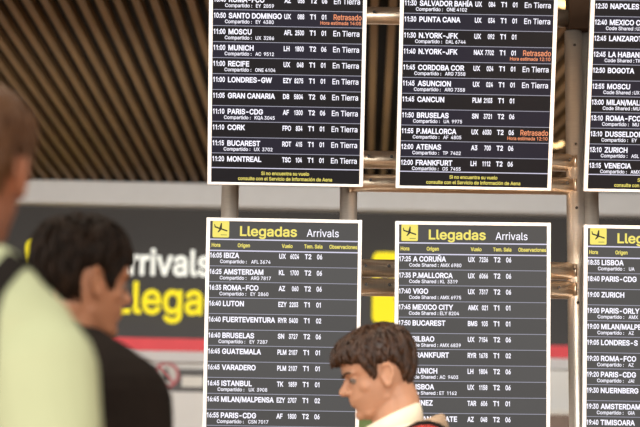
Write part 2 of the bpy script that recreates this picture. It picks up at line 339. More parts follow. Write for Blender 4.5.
    'g': (608, '296 -215,258 -214,223 -209,192 -200,164 -188,139 -174,118 -158,100 -139,85 -120,72 -99,145 -58,153 -70,163 -82,174 -94,187 -106,203 -117,221 -126,242 -133,267 -138,296 -139,337 -136,373 -125,404 -107,427 -82,441 -49,446 -8,446 98,438 98,431 86,421 73,410 59,397 46,380 34,361 22,338 14,311 9,279 7,237 10,198 21,161 38,129 62,101 92,79 129,62 172,52 220,49 274,52 327,62 376,79 420,101 458,128 490,161 516,197 535,237 546,280 550,312 548,340 543,363 534,382 522,399 509,412 495,423 481,433 468,440 456,448 456,448 543,533 543,533 -13,530 -57,519 -96,501 -128,478 -156,449 -178,416 -194,379 -206,339 -213|293 85,325 87,353 95,377 107,398 125,416 147,429 173,439 204,445 238,447 276,445 313,439 347,429 378,416 405,399 428,378 447,353 461,325 469,293 472,261 469,233 460,208 446,186 426,169 403,155 375,146 345,140 311,138 276,140 239,146 206,156 175,169 149,187 127,208 108,233 95,261 87'),
    'h': (587, '163 324,163 0,75 0,75 728,163 728,163 411,147 411,166 456,189 492,218 518,250 536,286 547,325 550,361 548,393 540,422 527,448 510,470 487,488 459,501 426,508 388,511 344,511 0,424 0,424 337,420 376,409 409,391 436,366 455,336 467,300 471,275 469,252 464,230 454,211 441,194 425,181 405,171 381,165 354'),
    'i': (238, '75 0,75 543,163 543,163 0|120 634,104 636,90 641,77 651,67 663,61 676,59 691,61 707,67 721,77 733,90 742,104 748,120 749,136 748,150 742,163 733,173 721,179 707,181 691,179 676,173 663,163 651,150 641,136 636'),
    'l': (271, '199 -3,161 0,130 11,106 29,89 53,79 84,75 121,75 728,163 728,163 141,164 119,167 102,172 89,180 81,193 76,209 74,229 75,243 78,258 4,231 -1,221 -2,210 -3'),
    'm': (873, '75 0,75 543,160 543,161 423,154 423,163 450,175 474,190 495,207 513,226 527,246 538,268 546,291 551,314 553,351 549,384 536,411 516,433 490,449 458,459 422,447 422,455 447,467 470,482 491,501 509,522 524,545 536,570 545,597 551,625 553,656 550,684 543,711 532,736 516,756 495,774 470,787 440,794 405,797 365,797 0,709 0,709 363,706 399,695 427,676 448,653 462,627 470,599 473,576 471,554 466,535 458,519 446,505 432,494 415,486 397,481 376,480 354,480 0,392 0,392 372,389 400,379 425,362 445,340 461,314 470,285 473,265 471,245 466,225 458,208 447,193 432,180 414,170 393,165 368,163 341,163 0'),
    'n': (586, '163 324,163 0,75 0,75 543,160 543,160 411,147 411,166 456,189 492,218 518,250 536,286 547,325 550,361 548,393 540,422 527,448 510,470 487,487 459,501 426,508 388,511 344,511 0,424 0,424 337,420 376,409 409,391 436,366 455,336 467,300 471,275 469,252 464,230 454,211 441,194 425,181 405,171 381,165 354'),
    'o': (594, '297 -12,249 -8,206 4,167 23,133 50,104 83,80 122,63 166,52 215,49 268,52 322,63 372,80 417,104 456,133 488,167 515,206 535,249 546,297 550,344 546,388 535,427 515,462 488,491 456,514 417,531 372,542 322,545 268,542 215,531 166,514 122,491 83,462 50,427 23,388 4,344 -8|297 66,331 70,361 79,387 94,408 115,426 139,439 168,449 200,455 233,457 268,455 304,449 338,439 369,426 398,408 423,387 444,361 459,331 469,297 472,263 469,233 459,208 444,186 423,169 398,155 370,145 338,140 304,138 268,140 233,145 200,155 168,169 139,186 115,208 94,233 79,263 70'),
    'p': (607, '75 -204,75 543,160 543,160 457,169 457,176 468,186 481,196 495,210 509,226 522,245 533,268 543,296 548,328 550,371 546,411 535,448 516,480 490,507 458,529 419,545 374,555 325,558 270,555 215,546 166,529 121,507 82,480 49,448 23,412 4,372 -8,328 -12,297 -10,270 -4,247 5,227 17,211 30,197 45,186 59,177 72,169 84,163 84,163 -204|315 67,347 70,375 79,400 94,421 114,438 138,452 167,462 199,468 234,470 271,468 308,462 342,452 374,439 402,421 426,400 446,376 460,347 469,315 472,283 469,255 461,231 447,210 427,192 404,179 376,169 345,163 310,161 271,163 232,169 197,179 165,193 136,210 112,231 93,256 78,284 70'),
    'r': (371, '75 0,75 543,160 543,160 459,165 459,178 485,195 507,218 525,245 539,274 548,305 551,328 550,348 549,348 461,329 464,319 465,308 466,296 466,272 464,249 459,228 450,209 438,193 423,180 406,170 386,165 363,163 339,163 0'),
    's': (522, '260 -12,224 -10,191 -4,161 5,133 18,109 34,88 54,72 78,59 105,51 135,134 152,144 125,158 103,178 86,201 74,228 67,259 65,295 68,325 76,350 89,369 106,380 126,384 147,381 165,375 181,364 194,348 206,328 215,303 222,214 243,168 257,132 275,103 298,83 325,71 356,67 392,70 422,79 449,93 474,113 496,137 515,165 530,196 541,231 548,268 550,303 548,335 543,363 533,388 520,410 504,428 485,443 464,455 440,464 415,384 397,375 417,363 435,347 452,327 465,300 473,268 476,238 473,211 466,187 453,170 437,159 418,155 397,158 378,165 362,177 348,195 337,218 327,246 319,328 300,374 286,410 268,438 245,458 219,470 188,474 152,471 122,462 93,447 67,427 44,402 25,372 9,338 -2,301 -9'),
    't': (325, '292 543,292 468,9 468,9 543|93 674,180 674,180 140,182 118,187 101,195 88,207 79,223 73,244 71,265 73,289 77,305 2,296 0,286 -2,275 -4,263 -5,252 -6,241 -6,197 -2,161 10,132 31,110 58,97 92,93 133'),
    'u': (587, '261 -7,226 -5,194 3,164 15,139 33,117 56,99 84,86 117,78 155,75 199,75 543,163 543,163 206,166 167,177 134,196 107,221 88,251 76,286 72,311 74,335 79,356 89,376 102,392 118,406 139,416 162,422 189,424 218,424 543,511 543,511 0,427 0,427 131,440 131,420 86,397 50,368 24,335 7,300 -4'),
    'v': (557, '233 0,25 543,121 543,236 222,248 189,258 157,268 124,276 92,285 61,294 30,263 30,273 61,282 92,290 124,299 157,309 189,321 222,436 543,532 543,324 0'),
    'Í': (269, '88 0,88 728,181 728,181 0|97 799,165 942,263 942,169 799'),
    'Ñ': (749, '86 0,86 728,195 728,491 261,499 249,509 233,519 216,530 196,542 175,555 153,567 129,580 104,592 79,579 77,577 103,575 129,573 155,572 180,572 203,571 225,571 279,571 728,663 728,663 0,554 0,289 415,254 473,241 495,227 519,212 545,154 647,171 649,175 549,178 469,179 416,179 0|439 824,427 824,415 826,403 830,392 834,381 839,371 844,342 858,334 862,327 864,320 864,312 863,306 859,301 852,298 844,295 835,294 826,233 826,236 853,243 878,254 898,269 914,288 924,312 927,324 926,336 924,347 921,357 916,368 912,377 906,404 892,413 889,421 886,429 886,437 887,443 890,448 895,452 903,455 912,457 925,516 925,513 897,506 872,495 852,480 836,461 827'),
    'ó': (594, '297 -12,249 -8,206 4,167 23,133 50,104 83,80 122,63 166,52 215,49 268,52 322,63 372,80 417,104 456,133 488,167 515,206 535,249 546,297 550,344 546,388 535,427 515,462 488,491 456,514 417,531 372,542 322,545 268,542 215,531 166,514 122,491 83,462 50,427 23,388 4,344 -8|297 66,331 70,361 79,387 94,408 115,426 139,439 168,449 200,455 233,457 268,455 304,449 338,439 369,426 398,408 423,387 444,361 459,331 469,297 472,263 469,233 459,208 444,186 423,169 398,155 370,145 338,140 304,138 268,140 233,145 200,155 168,169 139,186 115,208 94,233 79,263 70|258 614,327 757,425 757,330 614'),
    ' ': (269, ''),
}


GCACHE = {}


def thicken(pts, w):
    """move a closed outline outwards (holes inwards) by w"""
    q = [p for i, p in enumerate(pts) if abs(p[0] - pts[i - 1][0]) + abs(p[1] - pts[i - 1][1]) > 3]
    n = len(q)
    nr = []
    for i in range(n):
        dx, dy = q[(i + 1) % n][0] - q[i][0], q[(i + 1) % n][1] - q[i][1]
        L = math.hypot(dx, dy)
        nr.append((dy / L, -dx / L))
    out = []
    for i in range(n):
        a, b = nr[i - 1], nr[i]
        k = 1 + a[0] * b[0] + a[1] * b[1]
        k = max(k, .45)
        out.append((q[i][0] + OUTSIDE * w * (a[0] + b[0]) / k, q[i][1] + OUTSIDE * w * (a[1] + b[1]) / k))
    return out


def _signed(pts):
    return sum(pts[i - 1][0] * pts[i][1] - pts[i][0] * pts[i - 1][1] for i in range(len(pts)))


OUTSIDE = 1 if _signed([tuple(map(int, q.split())) for q in GLYPHS['L'][1].split(',')]) > 0 else -1


def fill_outlines(parts):
    """cut outlines into trapezoids between successive heights; overlaps merge (winding rule)"""
    E = []
    for pts in parts:
        for a, b in zip(pts, pts[1:] + pts[:1]):
            if abs(a[1] - b[1]) > 1e-6:
                E.append((a, b, 1) if a[1] < b[1] else (b, a, -1))
    ys = {round(p[1], 3) for pts in parts for p in pts}
    for m, (a, b, _) in enumerate(E):
        for c, d, _ in E[m + 1:]:
            rx, ry, sx_, sy_ = b[0] - a[0], b[1] - a[1], d[0] - c[0], d[1] - c[1]
            den = rx * sy_ - ry * sx_
            if abs(den) < 1e-9:
                continue
            t = ((c[0] - a[0]) * sy_ - (c[1] - a[1]) * sx_) / den
            u = ((c[0] - a[0]) * ry - (c[1] - a[1]) * rx) / den
            if 0 < t < 1 and 0 < u < 1:
                ys.add(round(a[1] + ry * t, 3))
    ys = sorted(ys)
    V, F = [], []
    for y0, y1 in zip(ys[:-1], ys[1:]):
        if y1 - y0 < .01:
            continue
        ym = (y0 + y1) / 2
        act = []
        for a, b, sg in E:
            if a[1] <= ym < b[1]:
                f = lambda y: a[0] + (b[0] - a[0]) * (y - a[1]) / (b[1] - a[1])
                act.append((f(ym), f(y0), f(y1), sg))
        act.sort()
        wn, st = 0, None
        for _, xa, xb, sg in act:
            was = wn * OUTSIDE < 0
            wn += sg
            now = wn * OUTSIDE < 0
            if now and not was:
                st = (xa, xb)
            elif was and not now and st:
                k = len(V)
                V += [(st[0], y0), (xa, y0), (xb, y1), (st[1], y1)]
                F.append((k, k + 1, k + 2, k + 3))
    return np.array(V).reshape(-1, 2) / 728, F


def glyph_prepare(pairs):
    """fill the cache of (character, weight) with filled outlines, cap height 1"""
    for key in sorted({p for p in pairs if p not in GCACHE}):
        ch, w = key
        parts = [[tuple(map(int, q.split())) for q in part.split(',')] for part in GLYPHS[ch][1].split('|') if part]
        GCACHE[key] = fill_outlines([thicken(p, w * 728) for p in parts])


def text_meshes(items):
    """items: list of (string, weight). returns [verts Nx2, faces] for each, cap height 1, baseline at 0"""
    glyph_prepare([(ch, w) for t, w in items for ch in t])
    out = []
    for t, w in items:
        x, vs, fs, k = 0.0, [], [], 0
        for ch in t:
            v, f = GCACHE[(ch, w)]
            if len(v):
                vs.append(v + np.array([x, 0]))
                fs += [tuple(i + k for i in q) for q in f]
                k += len(v)
            x += GLYPHS[ch][0] / 728
        out.append([np.concatenate(vs) if vs else np.zeros((0, 2)), fs])
    return out


class Style:
    def __init__(s, cap, ref, width, wgt):
        s.cap, s.ref, s.width, s.wgt = cap, ref, width, wgt


ST = {
    'time': Style(5.1, '11:00', 11.6, .05), 'dest': Style(5.4, 'SANTO DOMINGO', 53.6, .052), 'share': Style(3.5, 'Compartido :', 26.6, .025),
    'code': Style(3.5, 'EY  4380', 17.8, .025), 'air': Style(5.1, 'UX', 6.8, .05), 'air3': Style(5.1, 'EZY', 8.4, .05), 'num': Style(5.0, '1800', 8.4, .05),
    'term': Style(5.1, 'T1', 5.7, .05), 'sala': Style(5.0, '06', 5.2, .05),
    'obs': Style(5.5, 'En Tierra', 25.8, .02), 'late': Style(5.5, 'Retrasado', 27.6, .02), 'eta': Style(3.4, 'Hora estimada 12:10', 40, .025),
    'foot': Style(3.5, 'consulte con el Servicio de Información de Aena', 94, .03),
    'big': Style(10, 'Llegadas', 57, .04), 'sub': Style(7.5, 'Arrivals', 32, .008), 'head': Style(3.9, 'Observaciones', 27.8, .045),
}


def calib():
    keys = list(ST)
    ms = text_meshes([(ST[k].ref, ST[k].wgt) for k in keys] + [('H', ST[k].wgt) for k in keys])
    for i, k in enumerate(keys):
        v, h = ms[i][0], ms[i + len(keys)][0]
        ST[k].sy = ST[k].cap / (h[:, 1].max() - h[:, 1].min())
        ST[k].sx = ST[k].width / (v[:, 0].max() - v[:, 0].min())
        ST[k].y0 = h[:, 1].min()


calib()

# ------------------------------------------------------------------ materials
M_bezel = mat('white_painted_frame', (0.86, 0.84, 0.80), 0.45, var=0.03)
M_case = mat('black_plastic_casing', (0.03, 0.028, 0.026), 0.5, var=0.2)


def screen_mat(name, c1):
    return mat(name, (0.006, 0.006, 0.006), 0.35, emit=c1, es=1.0, spec=0.05, var=0.1)


M_up_a = screen_mat('upper_screen_dark', (0.0095, 0.0085, 0.0110))
M_up_b = screen_mat('upper_screen_blue', (0.0165, 0.0150, 0.0280))
M_lo_a = screen_mat('lower_screen_grey', (0.080, 0.077, 0.075))
M_lo_b = screen_mat('lower_screen_light_grey', (0.090, 0.087, 0.085))


def glow(name, c, s=1.0):
    return mat(name, (0.02, 0.02, 0.02), 0.5, emit=c, es=s, spec=0.0, var=0.05)


M_white = glow('lit_white_letters', (0.92, 0.90, 1.0), 1.2)
M_yellow = glow('lit_yellow_letters', (1.0, 0.86, 0.17), 0.95)
M_orange = glow('lit_orange_letters', (1.0, 0.34, 0.16), 1.0)
M_line = glow('lit_rule_lines', (0.36, 0.36, 0.45), 1.0)
M_line2 = glow('lit_bright_rule_lines', (0.72, 0.70, 0.88), 1.0)
M_dark = glow('unlit_pictogram_ink', (0.03, 0.03, 0.02), 1.0)
M_steel = mat('satin_steel', (0.80, 0.73, 0.64), 0.36, 0.7, var=0.06, vscale=30, stretch=(1, 1, 12))
M_bar = mat('warm_lit_steel', (0.86, 0.71, 0.55), 0.30, 0.92, var=0.06, vscale=30, stretch=(12, 1, 1))  # crossbar steel with warm reflected light put into its base colour
M_bolt = mat('dark_bolt', (0.03, 0.025, 0.02), 0.5, 0.6, var=0.2)
M_bracket = mat('brown_painted_bracket', (0.060, 0.034, 0.020), 0.75, 0.0, spec=.1, var=0.15)

# ------------------------------------------------------------------ setting
WALL_YAW = math.radians(1.6)
WX = Vector((math.cos(WALL_YAW), math.sin(WALL_YAW), 0))
WY = Vector((-math.sin(WALL_YAW), math.cos(WALL_YAW), 0))
W0 = Vector((0, 14.0, 0))
MW = Matrix(((WX.x, WY.x, 0, W0.x), (WX.y, WY.y, 0, W0.y), (0, 0, 1, 0), (0, 0, 0, 1)))


def onwall(px, py, off=0.0):
    """wall-local (s, z) where the line of sight through a pixel meets the wall plane"""
    d = FWD + RGT * ((px - 320) / FPX) + UPV * ((213.5 - py) / FPX)
    t = ((W0 - WY * off) - CAM).dot(WY) / d.dot(WY)
    p = CAM + d * t - W0
    return p.dot(WX), p.z


M_wall = mat('white_plaster_wall', (0.74, 0.73, 0.70), 0.7, var=0.03, vscale=3)
M_floor = mat('polished_tan_floor', (0.58, 0.33, 0.18), 0.4, var=0.15, vscale=2)
M_slat = mat('brown_wood_slats', (0.125, 0.069, 0.023), 0.65, var=0.18, vscale=1.5, stretch=(6, 1, 1))
M_black = mat('black_ceiling_void', (0.008, 0.007, 0.006), 0.9, var=0.2)
M_band = mat('grey_white_bulkhead', (0.62, 0.63, 0.63), 0.6, var=0.03)

zb_top = onwall(110, 181, 0.25)[1]
zb_bot = onwall(110, 204, 0.25)[1]
bm = bmesh.new()
box(bm, (-9, 0, 0), (9, 0.2, zb_bot + 0.1))
tag(link('wall_back', bm, M_wall, M=MW), 'white wall at the far end of the hall', kind='structure')
bm = bmesh.new()
box(bm, (-9, -8, -0.1), (9, 15, 0))
tag(link('floor', bm, M_floor), 'polished tan floor', kind='structure')
bm = bmesh.new()
box(bm, (-9, -0.25, zb_bot), (9, 0, zb_top), bev=0.01)
tag(link('trim_1', bm, M_band, M=MW), 'pale grey bulkhead where the slatted ceiling meets the far wall', kind='structure')
bm = bmesh.new()
box(bm, (-9, 1, zb_top + 0.16), (9, 15, zb_top + 0.3))
box(bm, (-9, -.1, zb_top - .02), (9, 0.2, zb_top + 0.17), M=MW)
tag(link('ceiling', bm, M_black), 'black void above the slats', kind='structure')


def slats(name, label, az, x0, x1, y0, y1, clip, pitch=0.098, wid=0.040, hgt=0.06):
    """wood slats side by side; x0..x1 measured where they meet the bulkhead"""
    d = Vector((math.sin(az), math.cos(az), 0))
    n = Vector((d.y, -d.x, 0))
    bm = bmesh.new()
    k = 0
    x = x0
    while x < x1:
        e = Vector((x, 0, 0)) + W0 - Vector((0, 0.26, 0))
        L = y1 - y0
        t1 = 0.2 - (e - W0).dot(WY) - 0.46
        a = e - d * L
        b = e + d * 0
        if clip:
            pass
        for p, q in ((a, b),):
            M = Matrix(((n.x, d.x, 0, p.x), (n.y, d.y, 0, p.y), (0, 0, 1, zb_top + 0.002), (0, 0, 0, 1)))
            box(bm, (-wid / 2, 0, 0), (wid / 2, (q - p).length, hgt), M=M)
        x += pitch / abs(d.y)
        k += 1
    o = link(name, bm, M_slat)
    return tag(o, label, kind='structure')


AZ = math.radians(1.45)
slats('trim_2', 'brown wooden ceiling slats over the left and middle of the hall', AZ, -5.0, 1.2, 2, 14, None)
slats('trim_3', 'brown wooden ceiling slats at the right running askew', math.radians(-5.5), 0.72, 4.2, 4, 14, None)

# ------------------------------------------------------------------ display boards
K = 0.52 / 155.5                              # metres per photo pixel at the boards
BW, BH = 155.5, 272.0                         # board size in those units
PSI = 0.008


def board_matrix(anchor, tilt, top, rot=0.0):
    X = Vector((math.cos(PSI), math.sin(PSI), 0))
    Y = Vector((-math.sin(PSI), math.cos(PSI), 0))
    U = Vector((0, 0, 1)) * math.cos(tilt) - Y * math.sin(tilt)
    N = X.cross(U)
    X, U = X * math.cos(rot) + U * math.sin(rot), U * math.cos(rot) - X * math.sin(rot)
    o = anchor
    if top:
        o = o - U * (BH * K)
    return Matrix(((X.x, U.x, N.x, o.x), (X.y, U.y, N.y, o.y), (X.z, U.z, N.z, o.z), (0, 0, 0, 1)))


def plane_icon(quads, x, y, s):
    """arrival pictogram: tilted aircraft over a short runway line; x,y = lower left, s = size"""
    def poly(pts, mi):
        quads.append(([(x + p[0] * s, y + p[1] * s) for p in pts], mi))
    poly([(cx + .08 * math.cos(math.radians(t)), cy + .08 * math.sin(math.radians(t))) for cx, cy, t0 in ((.92, .08, -90), (.92, .92, 0), (.08, .92, 90), (.08, .08, 180))
          for t in (t0, t0 + 30, t0 + 60, t0 + 90)], 2)
    D = 5
    body = [(.12, .60), (.86, .36), (.90, .40), (.88, .44), (.14, .68)]
    poly(body, D)
    poly([(.12, .60), (.20, .60), (.13, .80), (.09, .80)], D)
    poly([(.40, .54), (.56, .49), (.56, .86), (.50, .88)], D)
    poly([(.42, .52), (.54, .48), (.36, .30), (.30, .32)], D)
    poly([(.50, .14), (.86, .14), (.86, .17), (.50, .17)], D)


def board(rows, upper, M, label, share_word):
    root = empty('display_board', M)
    tag(root, label, 'screen', 'arrivals display boards')
    W_, H_ = BW * K, BH * K
    fr = 3.8 * K
    bm = bmesh.new()
    box(bm, (-W_ / 2 + .004, .004, -.06), (W_ / 2 - .004, H_ - .004, -.012), bev=.004)
    for i in range(7):
        y = H_ * .25 + i * .05
        box(bm, (-.16, y, -.066), (.16, y + .018, -.059))
    link('casing', bm, M_case, root)
    bm = bmesh.new()
    b = 2.6 * K
    for lo, hi in (((-W_ / 2, 0), (-W_ / 2 + fr, H_)), ((W_ / 2 - fr, 0), (W_ / 2, H_)),
                   ((-W_ / 2 + fr, 0), (W_ / 2 - fr, b)), ((-W_ / 2 + fr, H_ - 3.4 * K), (W_ / 2 - fr, H_))):
        box(bm, (*lo, -.014), (*hi, .006), bev=.0015)
    link('frame', bm, M_bezel, root)
    # ---- the lit panel: row bands, lines, pictogram, lettering, all one mesh
    A, B = (M_up_a, M_up_b) if upper else (M_lo_a, M_lo_b)
    mats = [A, M_white, M_yellow, M_orange, M_line, M_dark, B, M_line2]
    quads, items, place = [], [], []
    xl, xr = fr / K, BW - fr / K

    def T(style, s, x, base, mi, right=False, center=False):
        items.append((s, ST[style].wgt))
        place.append((style, x, base, mi, right, center))

    def line(v, mi=4, th=.62, z=1):
        quads.append(([(xl, v - th / 2), (xr, v - th / 2), (xr, v + th / 2), (xl, v + th / 2)], mi))

    if upper:
        base, pitch, n = 17.0, 15.8, len(rows)
        line(base, 7, .9)
        bounds = [base + 14.7 + pitch * i for i in range(n)]
        cols = dict(time=4.8, dest=19.4, air=74.2, num=94, term=99.6, sala=111.2, obs=123.0, share=15.8, code=46.2)
        T('foot', 'Si no encuentra su vuelo', 77.5, 10.3, 2, center=True)
        T('foot', 'consulte con el Servicio de Información de Aena', 77.5, 4.9, 2, center=True)
        order = rows[::-1]
        for i, r in enumerate(order):
            top = bounds[i]
            lo = base if i == 0 else bounds[i - 1]
            bands = (lo, top)
            yield_row(r, top, cols, T, share_word, 5.7, 12.1)
            if i % 2:
                quads.append(([(xl, lo), (xr, lo), (xr, top), (xl, top)], 6))
            line(top)
    else:
        top = BH
        plane_icon(quads, 6.2, top - 19.7, 16.6)
        T('big', 'Llegadas', 33.6, top - 18.0, 2)
        T('sub', 'Arrivals', 100.4, top - 17.6, 1)
        line(top - 21.6, 7, 1.2)
        for s, x in (('Hora', 5.6), ('Origen', 31.6), ('Vuelo', 75.6), ('Tem.', 98), ('Sala', 108.5), ('Observaciones', 123.2)):
            T('head', s, x, top - 29.2, 2)
        line(top - 32.8, 7, 1.2)
        t = top - 31.9
        cols = dict(time=4.2, dest=18, air=73.2, num=93, term=98.8, sala=111, obs=124, share=14.3, code=45.3)
        pitch = 15.84
        for i, r in enumerate(rows):
            yield_row(r, t, cols, T, share_word, 5.6, 12.2)
            lo = t - (16.3 if i == 0 else pitch)
            if i % 2:
                quads.append(([(xl, lo), (xr, lo), (xr, t), (xl, t)], 6))
            t = lo
            if t > 6:
                line(t)
    verts, faces, mis = [], [], []

    def addpoly(pts, z, mi):
        k = len(verts)
        verts.extend([((u - BW / 2) * K, v * K, z) for u, v in pts])
        faces.append(tuple(range(k, k + len(pts))))
        mis.append(mi)
    addpoly([(xl - .5, 2.5), (xr + .5, 2.5), (xr + .5, BH - 2.5), (xl - .5, BH - 2.5)], .0, 0)
    for pts, mi in quads:
        z = {6: .0002, 4: .0004, 7: .0005, 2: .0004, 5: .0006}[mi]
        addpoly(pts, z, mi)
    ms = text_meshes(items)
    for (v, f), (style, x, basev, mi, right, center) in zip(ms, place):
        st = ST[style]
        if not len(v):
            continue
        xs = (v[:, 0] - v[:, 0].min()) * st.sx
        if right:
            xs = xs - xs.max()
        if center:
            xs = xs - xs.max() / 2
        if style == 'dest' and xs.max() > 52.4:
            xs = xs * 52.4 / xs.max()
        ys = (v[:, 1] - st.y0) * st.sy
        k = len(verts)
        verts.extend([((x + a - BW / 2) * K, (basev + c) * K, .0009) for a, c in zip(xs, ys)])
        faces.extend([tuple(i + k for i in q) for q in f])
        mis.extend([mi] * len(f))
    me = bpy.data.meshes.new('screen')
    me.from_pydata(verts, [], faces)
    for m in mats:
        me.materials.append(m)
    me.polygons.foreach_set('material_index', mis)
    # face every polygon towards the viewer
    bm = bmesh.new()
    bm.from_mesh(me)
    bm.normal_update()
    bmesh.ops.reverse_faces(bm, faces=[f for f in bm.faces if f.normal.z < 0])
    bm.to_mesh(me)
    bm.free()
    o = bpy.data.objects.new('screen', me)
    COL.objects.link(o)
    o.parent = root
    # bracket on the rear that carries the board
    for x in (-.17, .17):
        for y in (.2, .62):
            bm = bmesh.new()
            box(bm, (x - .02, y, -.10), (x + .02, y + .05, -.059), bev=.003)
            link('mounting_bracket', bm, M_bracket, root)
    return root


def yield_row(r, top, c, T, share_word, d1, d2):
    time, dest, air, num, term, sala, code, obs = (list(r) + [''] * 8)[:8]
    if time:
        T('time', time, c['time'], top - d1 - 2.5, 1)
    T('dest', dest, c['dest'], top - d1 - 2.7, 1)
    if air:
        T('air3' if len(air) > 2 else 'air', air, c['air'], top - d1 - 2.6, 1)
        T('num', num, c['num'], top - d1 - 2.6, 1, right=True)
        T('term', term, c['term'], top - d1 - 2.6, 1)
        T('sala', sala, c['sala'], top - d1 - 2.6, 1)
    if code:
        word = share_word
        if code[0] == '*':
            word, code = 'Compartido :', code[1:]
        T('share', word, c['share'], top - d2 - 1.2, 1)
        T('code', code, c['code'], top - d2 - 1.2, 1)
    if obs == 'T':
        T('obs', 'En Tierra', c['obs'], top - d1 - 2.9, 1)
    elif obs:
        T('late', 'Retrasado', c['obs'], top - d1 - 2.7, 3)
        T('eta', 'Hora estimada ' + obs, 150.2, top - d2 - 1.0, 3, right=True)


UP1 = [('10:45', 'ROMA-FCO', 'AZ', '058', 'T2', '06', 'EY  2859', 'T'), ('10:50', 'SANTO DOMINGO', 'UX', '088', 'T1', '01', 'EY  4380', '14:05'),
       ('11:00', 'MOSCU', 'AFL', '2500', 'T1', '01', 'UX  3286', 'T'), ('11:00', 'MUNICH', 'LH', '1800', 'T2', '06', 'AC  9512', 'T'),
       ('11:00', 'RECIFE', 'UX', '048', 'T1', '01', 'ONE 4104', 'T'), ('11:00', 'LONDRES-GW', 'EZY', '8275', 'T1', '01', '', 'T'),
       ('11:05', 'GRAN CANARIA', 'D8', '5804', 'T2', '06', '', 'T'), ('11:10', 'PARIS-CDG', 'AF', '1300', 'T2', '06', 'KQA 3045', 'T'),
       ('11:10', 'CORK', 'FPO', '834', 'T1', '01', '', 'T'), ('11:15', 'BUCAREST', 'ROT', '415', 'T1', '01', 'UX  3702', 'T'),
       ('11:20', 'MONTREAL', 'TSC', '104', 'T1', '01', '', 'T')]
UP2 = [('11:30', 'SALVADOR BAHÍA', 'UX', '084', 'T1', '01', 'ONE 4102', 'T'), ('11:30', 'PUNTA CANA', 'UX', '034', 'T1', '01', '', 'T'),
       ('11:30', 'N.YORK-JFK', 'UX', '092', 'T1', '01', 'DAL 6744'), ('11:40', 'N.YORK-JFK', 'NAX', '7702', 'T1', '01', '', '12:10'),
       ('11:45', 'CORDOBA COR', 'UX', '024', 'T1', '01', 'ARG 7358', 'T'), ('11:45', 'ASUNCION', 'UX', '024', 'T1', '01', 'ARG 7358', 'T'),
       ('11:45', 'CANCUN', 'PLM', '2103', 'T1', '01'), ('11:50', 'BRUSELAS', 'SN', '3721', 'T2', '06', 'UA  9975'),
       ('11:55', 'P.MALLORCA', 'UX', '6030', 'T2', '06', 'AF  4805', '12:10'), ('12:00', 'ATENAS', 'A3', '700', 'T2', '06', 'TP  7402'),
       ('12:00', 'FRANKFURT', 'LH', '1112', 'T2', '06', 'OS  7455')]
UP3 = [('12:30', 'NAPOLES'), ('12:40', 'MEXICO CITY', '', '', '', '', 'UX'), ('12:45', 'LANZAROTE'), ('12:45', 'LA HABANA', '', '', '', '', 'TK'),
       ('12:50', 'BOGOTA'), ('12:55', 'MOSCU', '', '', '', '', 'UX'), ('13:00', 'MILAN/MALPENSA', '', '', '', '', 'MU'),
       ('13:10', 'ROMA-FCO', '', '', '', '', '*MU'), ('13:10', 'DUSSELDORF', '', '', '', '', '*EY'), ('13:10', 'ZURICH', '', '', '', '', '*ASL'),
       ('13:15', 'VENECIA', '', '', '', '', '*AMX')]
LO1 = [('16:05', 'IBIZA', 'UX', '6024', 'T2', '06', 'AFL 3674'), ('16:25', 'AMSTERDAM', 'KL', '1700', 'T2', '06', 'ARG 7817'),
       ('16:35', 'ROMA-FCO', 'AZ', '060', 'T2', '06', 'EY  2860'), ('16:40', 'LUTON', 'EZY', '2203', 'T1', '01'),
       ('16:40', 'FUERTEVENTURA', 'RYR', '5400', 'T1', '02'), ('16:40', 'BRUSELAS', 'SN', '3727', 'T2', '06', 'EY  7287'),
       ('16:45', 'GUATEMALA', 'PLM', '2107', 'T1', '01'), ('16:45', 'VARADERO', 'PLM', '2107', 'T1', '01'),
       ('16:45', 'ISTANBUL', 'TK', '1859', 'T1', '01', 'UX  3908'), ('16:45', 'MILAN/MALPENSA', 'EZY', '2707', 'T1', '02'),
       ('16:55', 'PARIS-CDG', 'AF', '1800', 'T2', '06', 'CSN 7017')]
LO2 = [('17:25', 'A CORUÑA', 'UX', '7236', 'T2', '06', 'AMX 6980'), ('17:35', 'P.MALLORCA', 'UX', '6066', 'T2', '06', 'KL  3319'),
       ('17:40', 'VIGO', 'UX', '7317', 'T2', '06', 'AMX 6975'), ('17:45', 'MEXICO CITY', 'AMX', '021', 'T1', '01', 'ELY 8204'),
       ('17:50', 'BUCAREST', 'BMS', '103', 'T1', '01'), ('17:50', 'BILBAO', 'UX', '7154', 'T2', '06', 'AMX 6839'),
       ('', 'FRANKFURT', 'RYR', '1678', 'T1', '02'), ('', 'MUNICH', 'LH', '1804', 'T2', '06', 'AC  9403'),
       ('', 'LISBOA', 'UX', '1158', 'T2', '06', 'ET  1162'), ('', 'TUNEZ', 'TAR', '606', 'T1', '01'), ('', 'MILAN-LINATE', 'AZ', '048', 'T2', '06')]
LO3 = [('18:35', 'LISBOA', '', '', '', '', '*UA'), ('18:40', 'PARIS-CDG'), ('19:00', 'ZURICH'), ('19:00', 'PARIS-ORLY', '', '', '', '', '*AMX'),
       ('19:00', 'MILAN/MALPENSA', '', '', '', '', '*AZ'), ('19:05', 'LONDRES-S'), ('19:20', 'ROMA-FCO', '', '', '', '', '*AZ'),
       ('19:20', 'PARIS-CDG', '', '', '', '', '*JAI'), ('19:30', 'NUERNBERG'), ('19:30', 'AMSTERDAM', '', '', '', '', '*GIA'),
       ('19:40', 'TIMISOARA')]

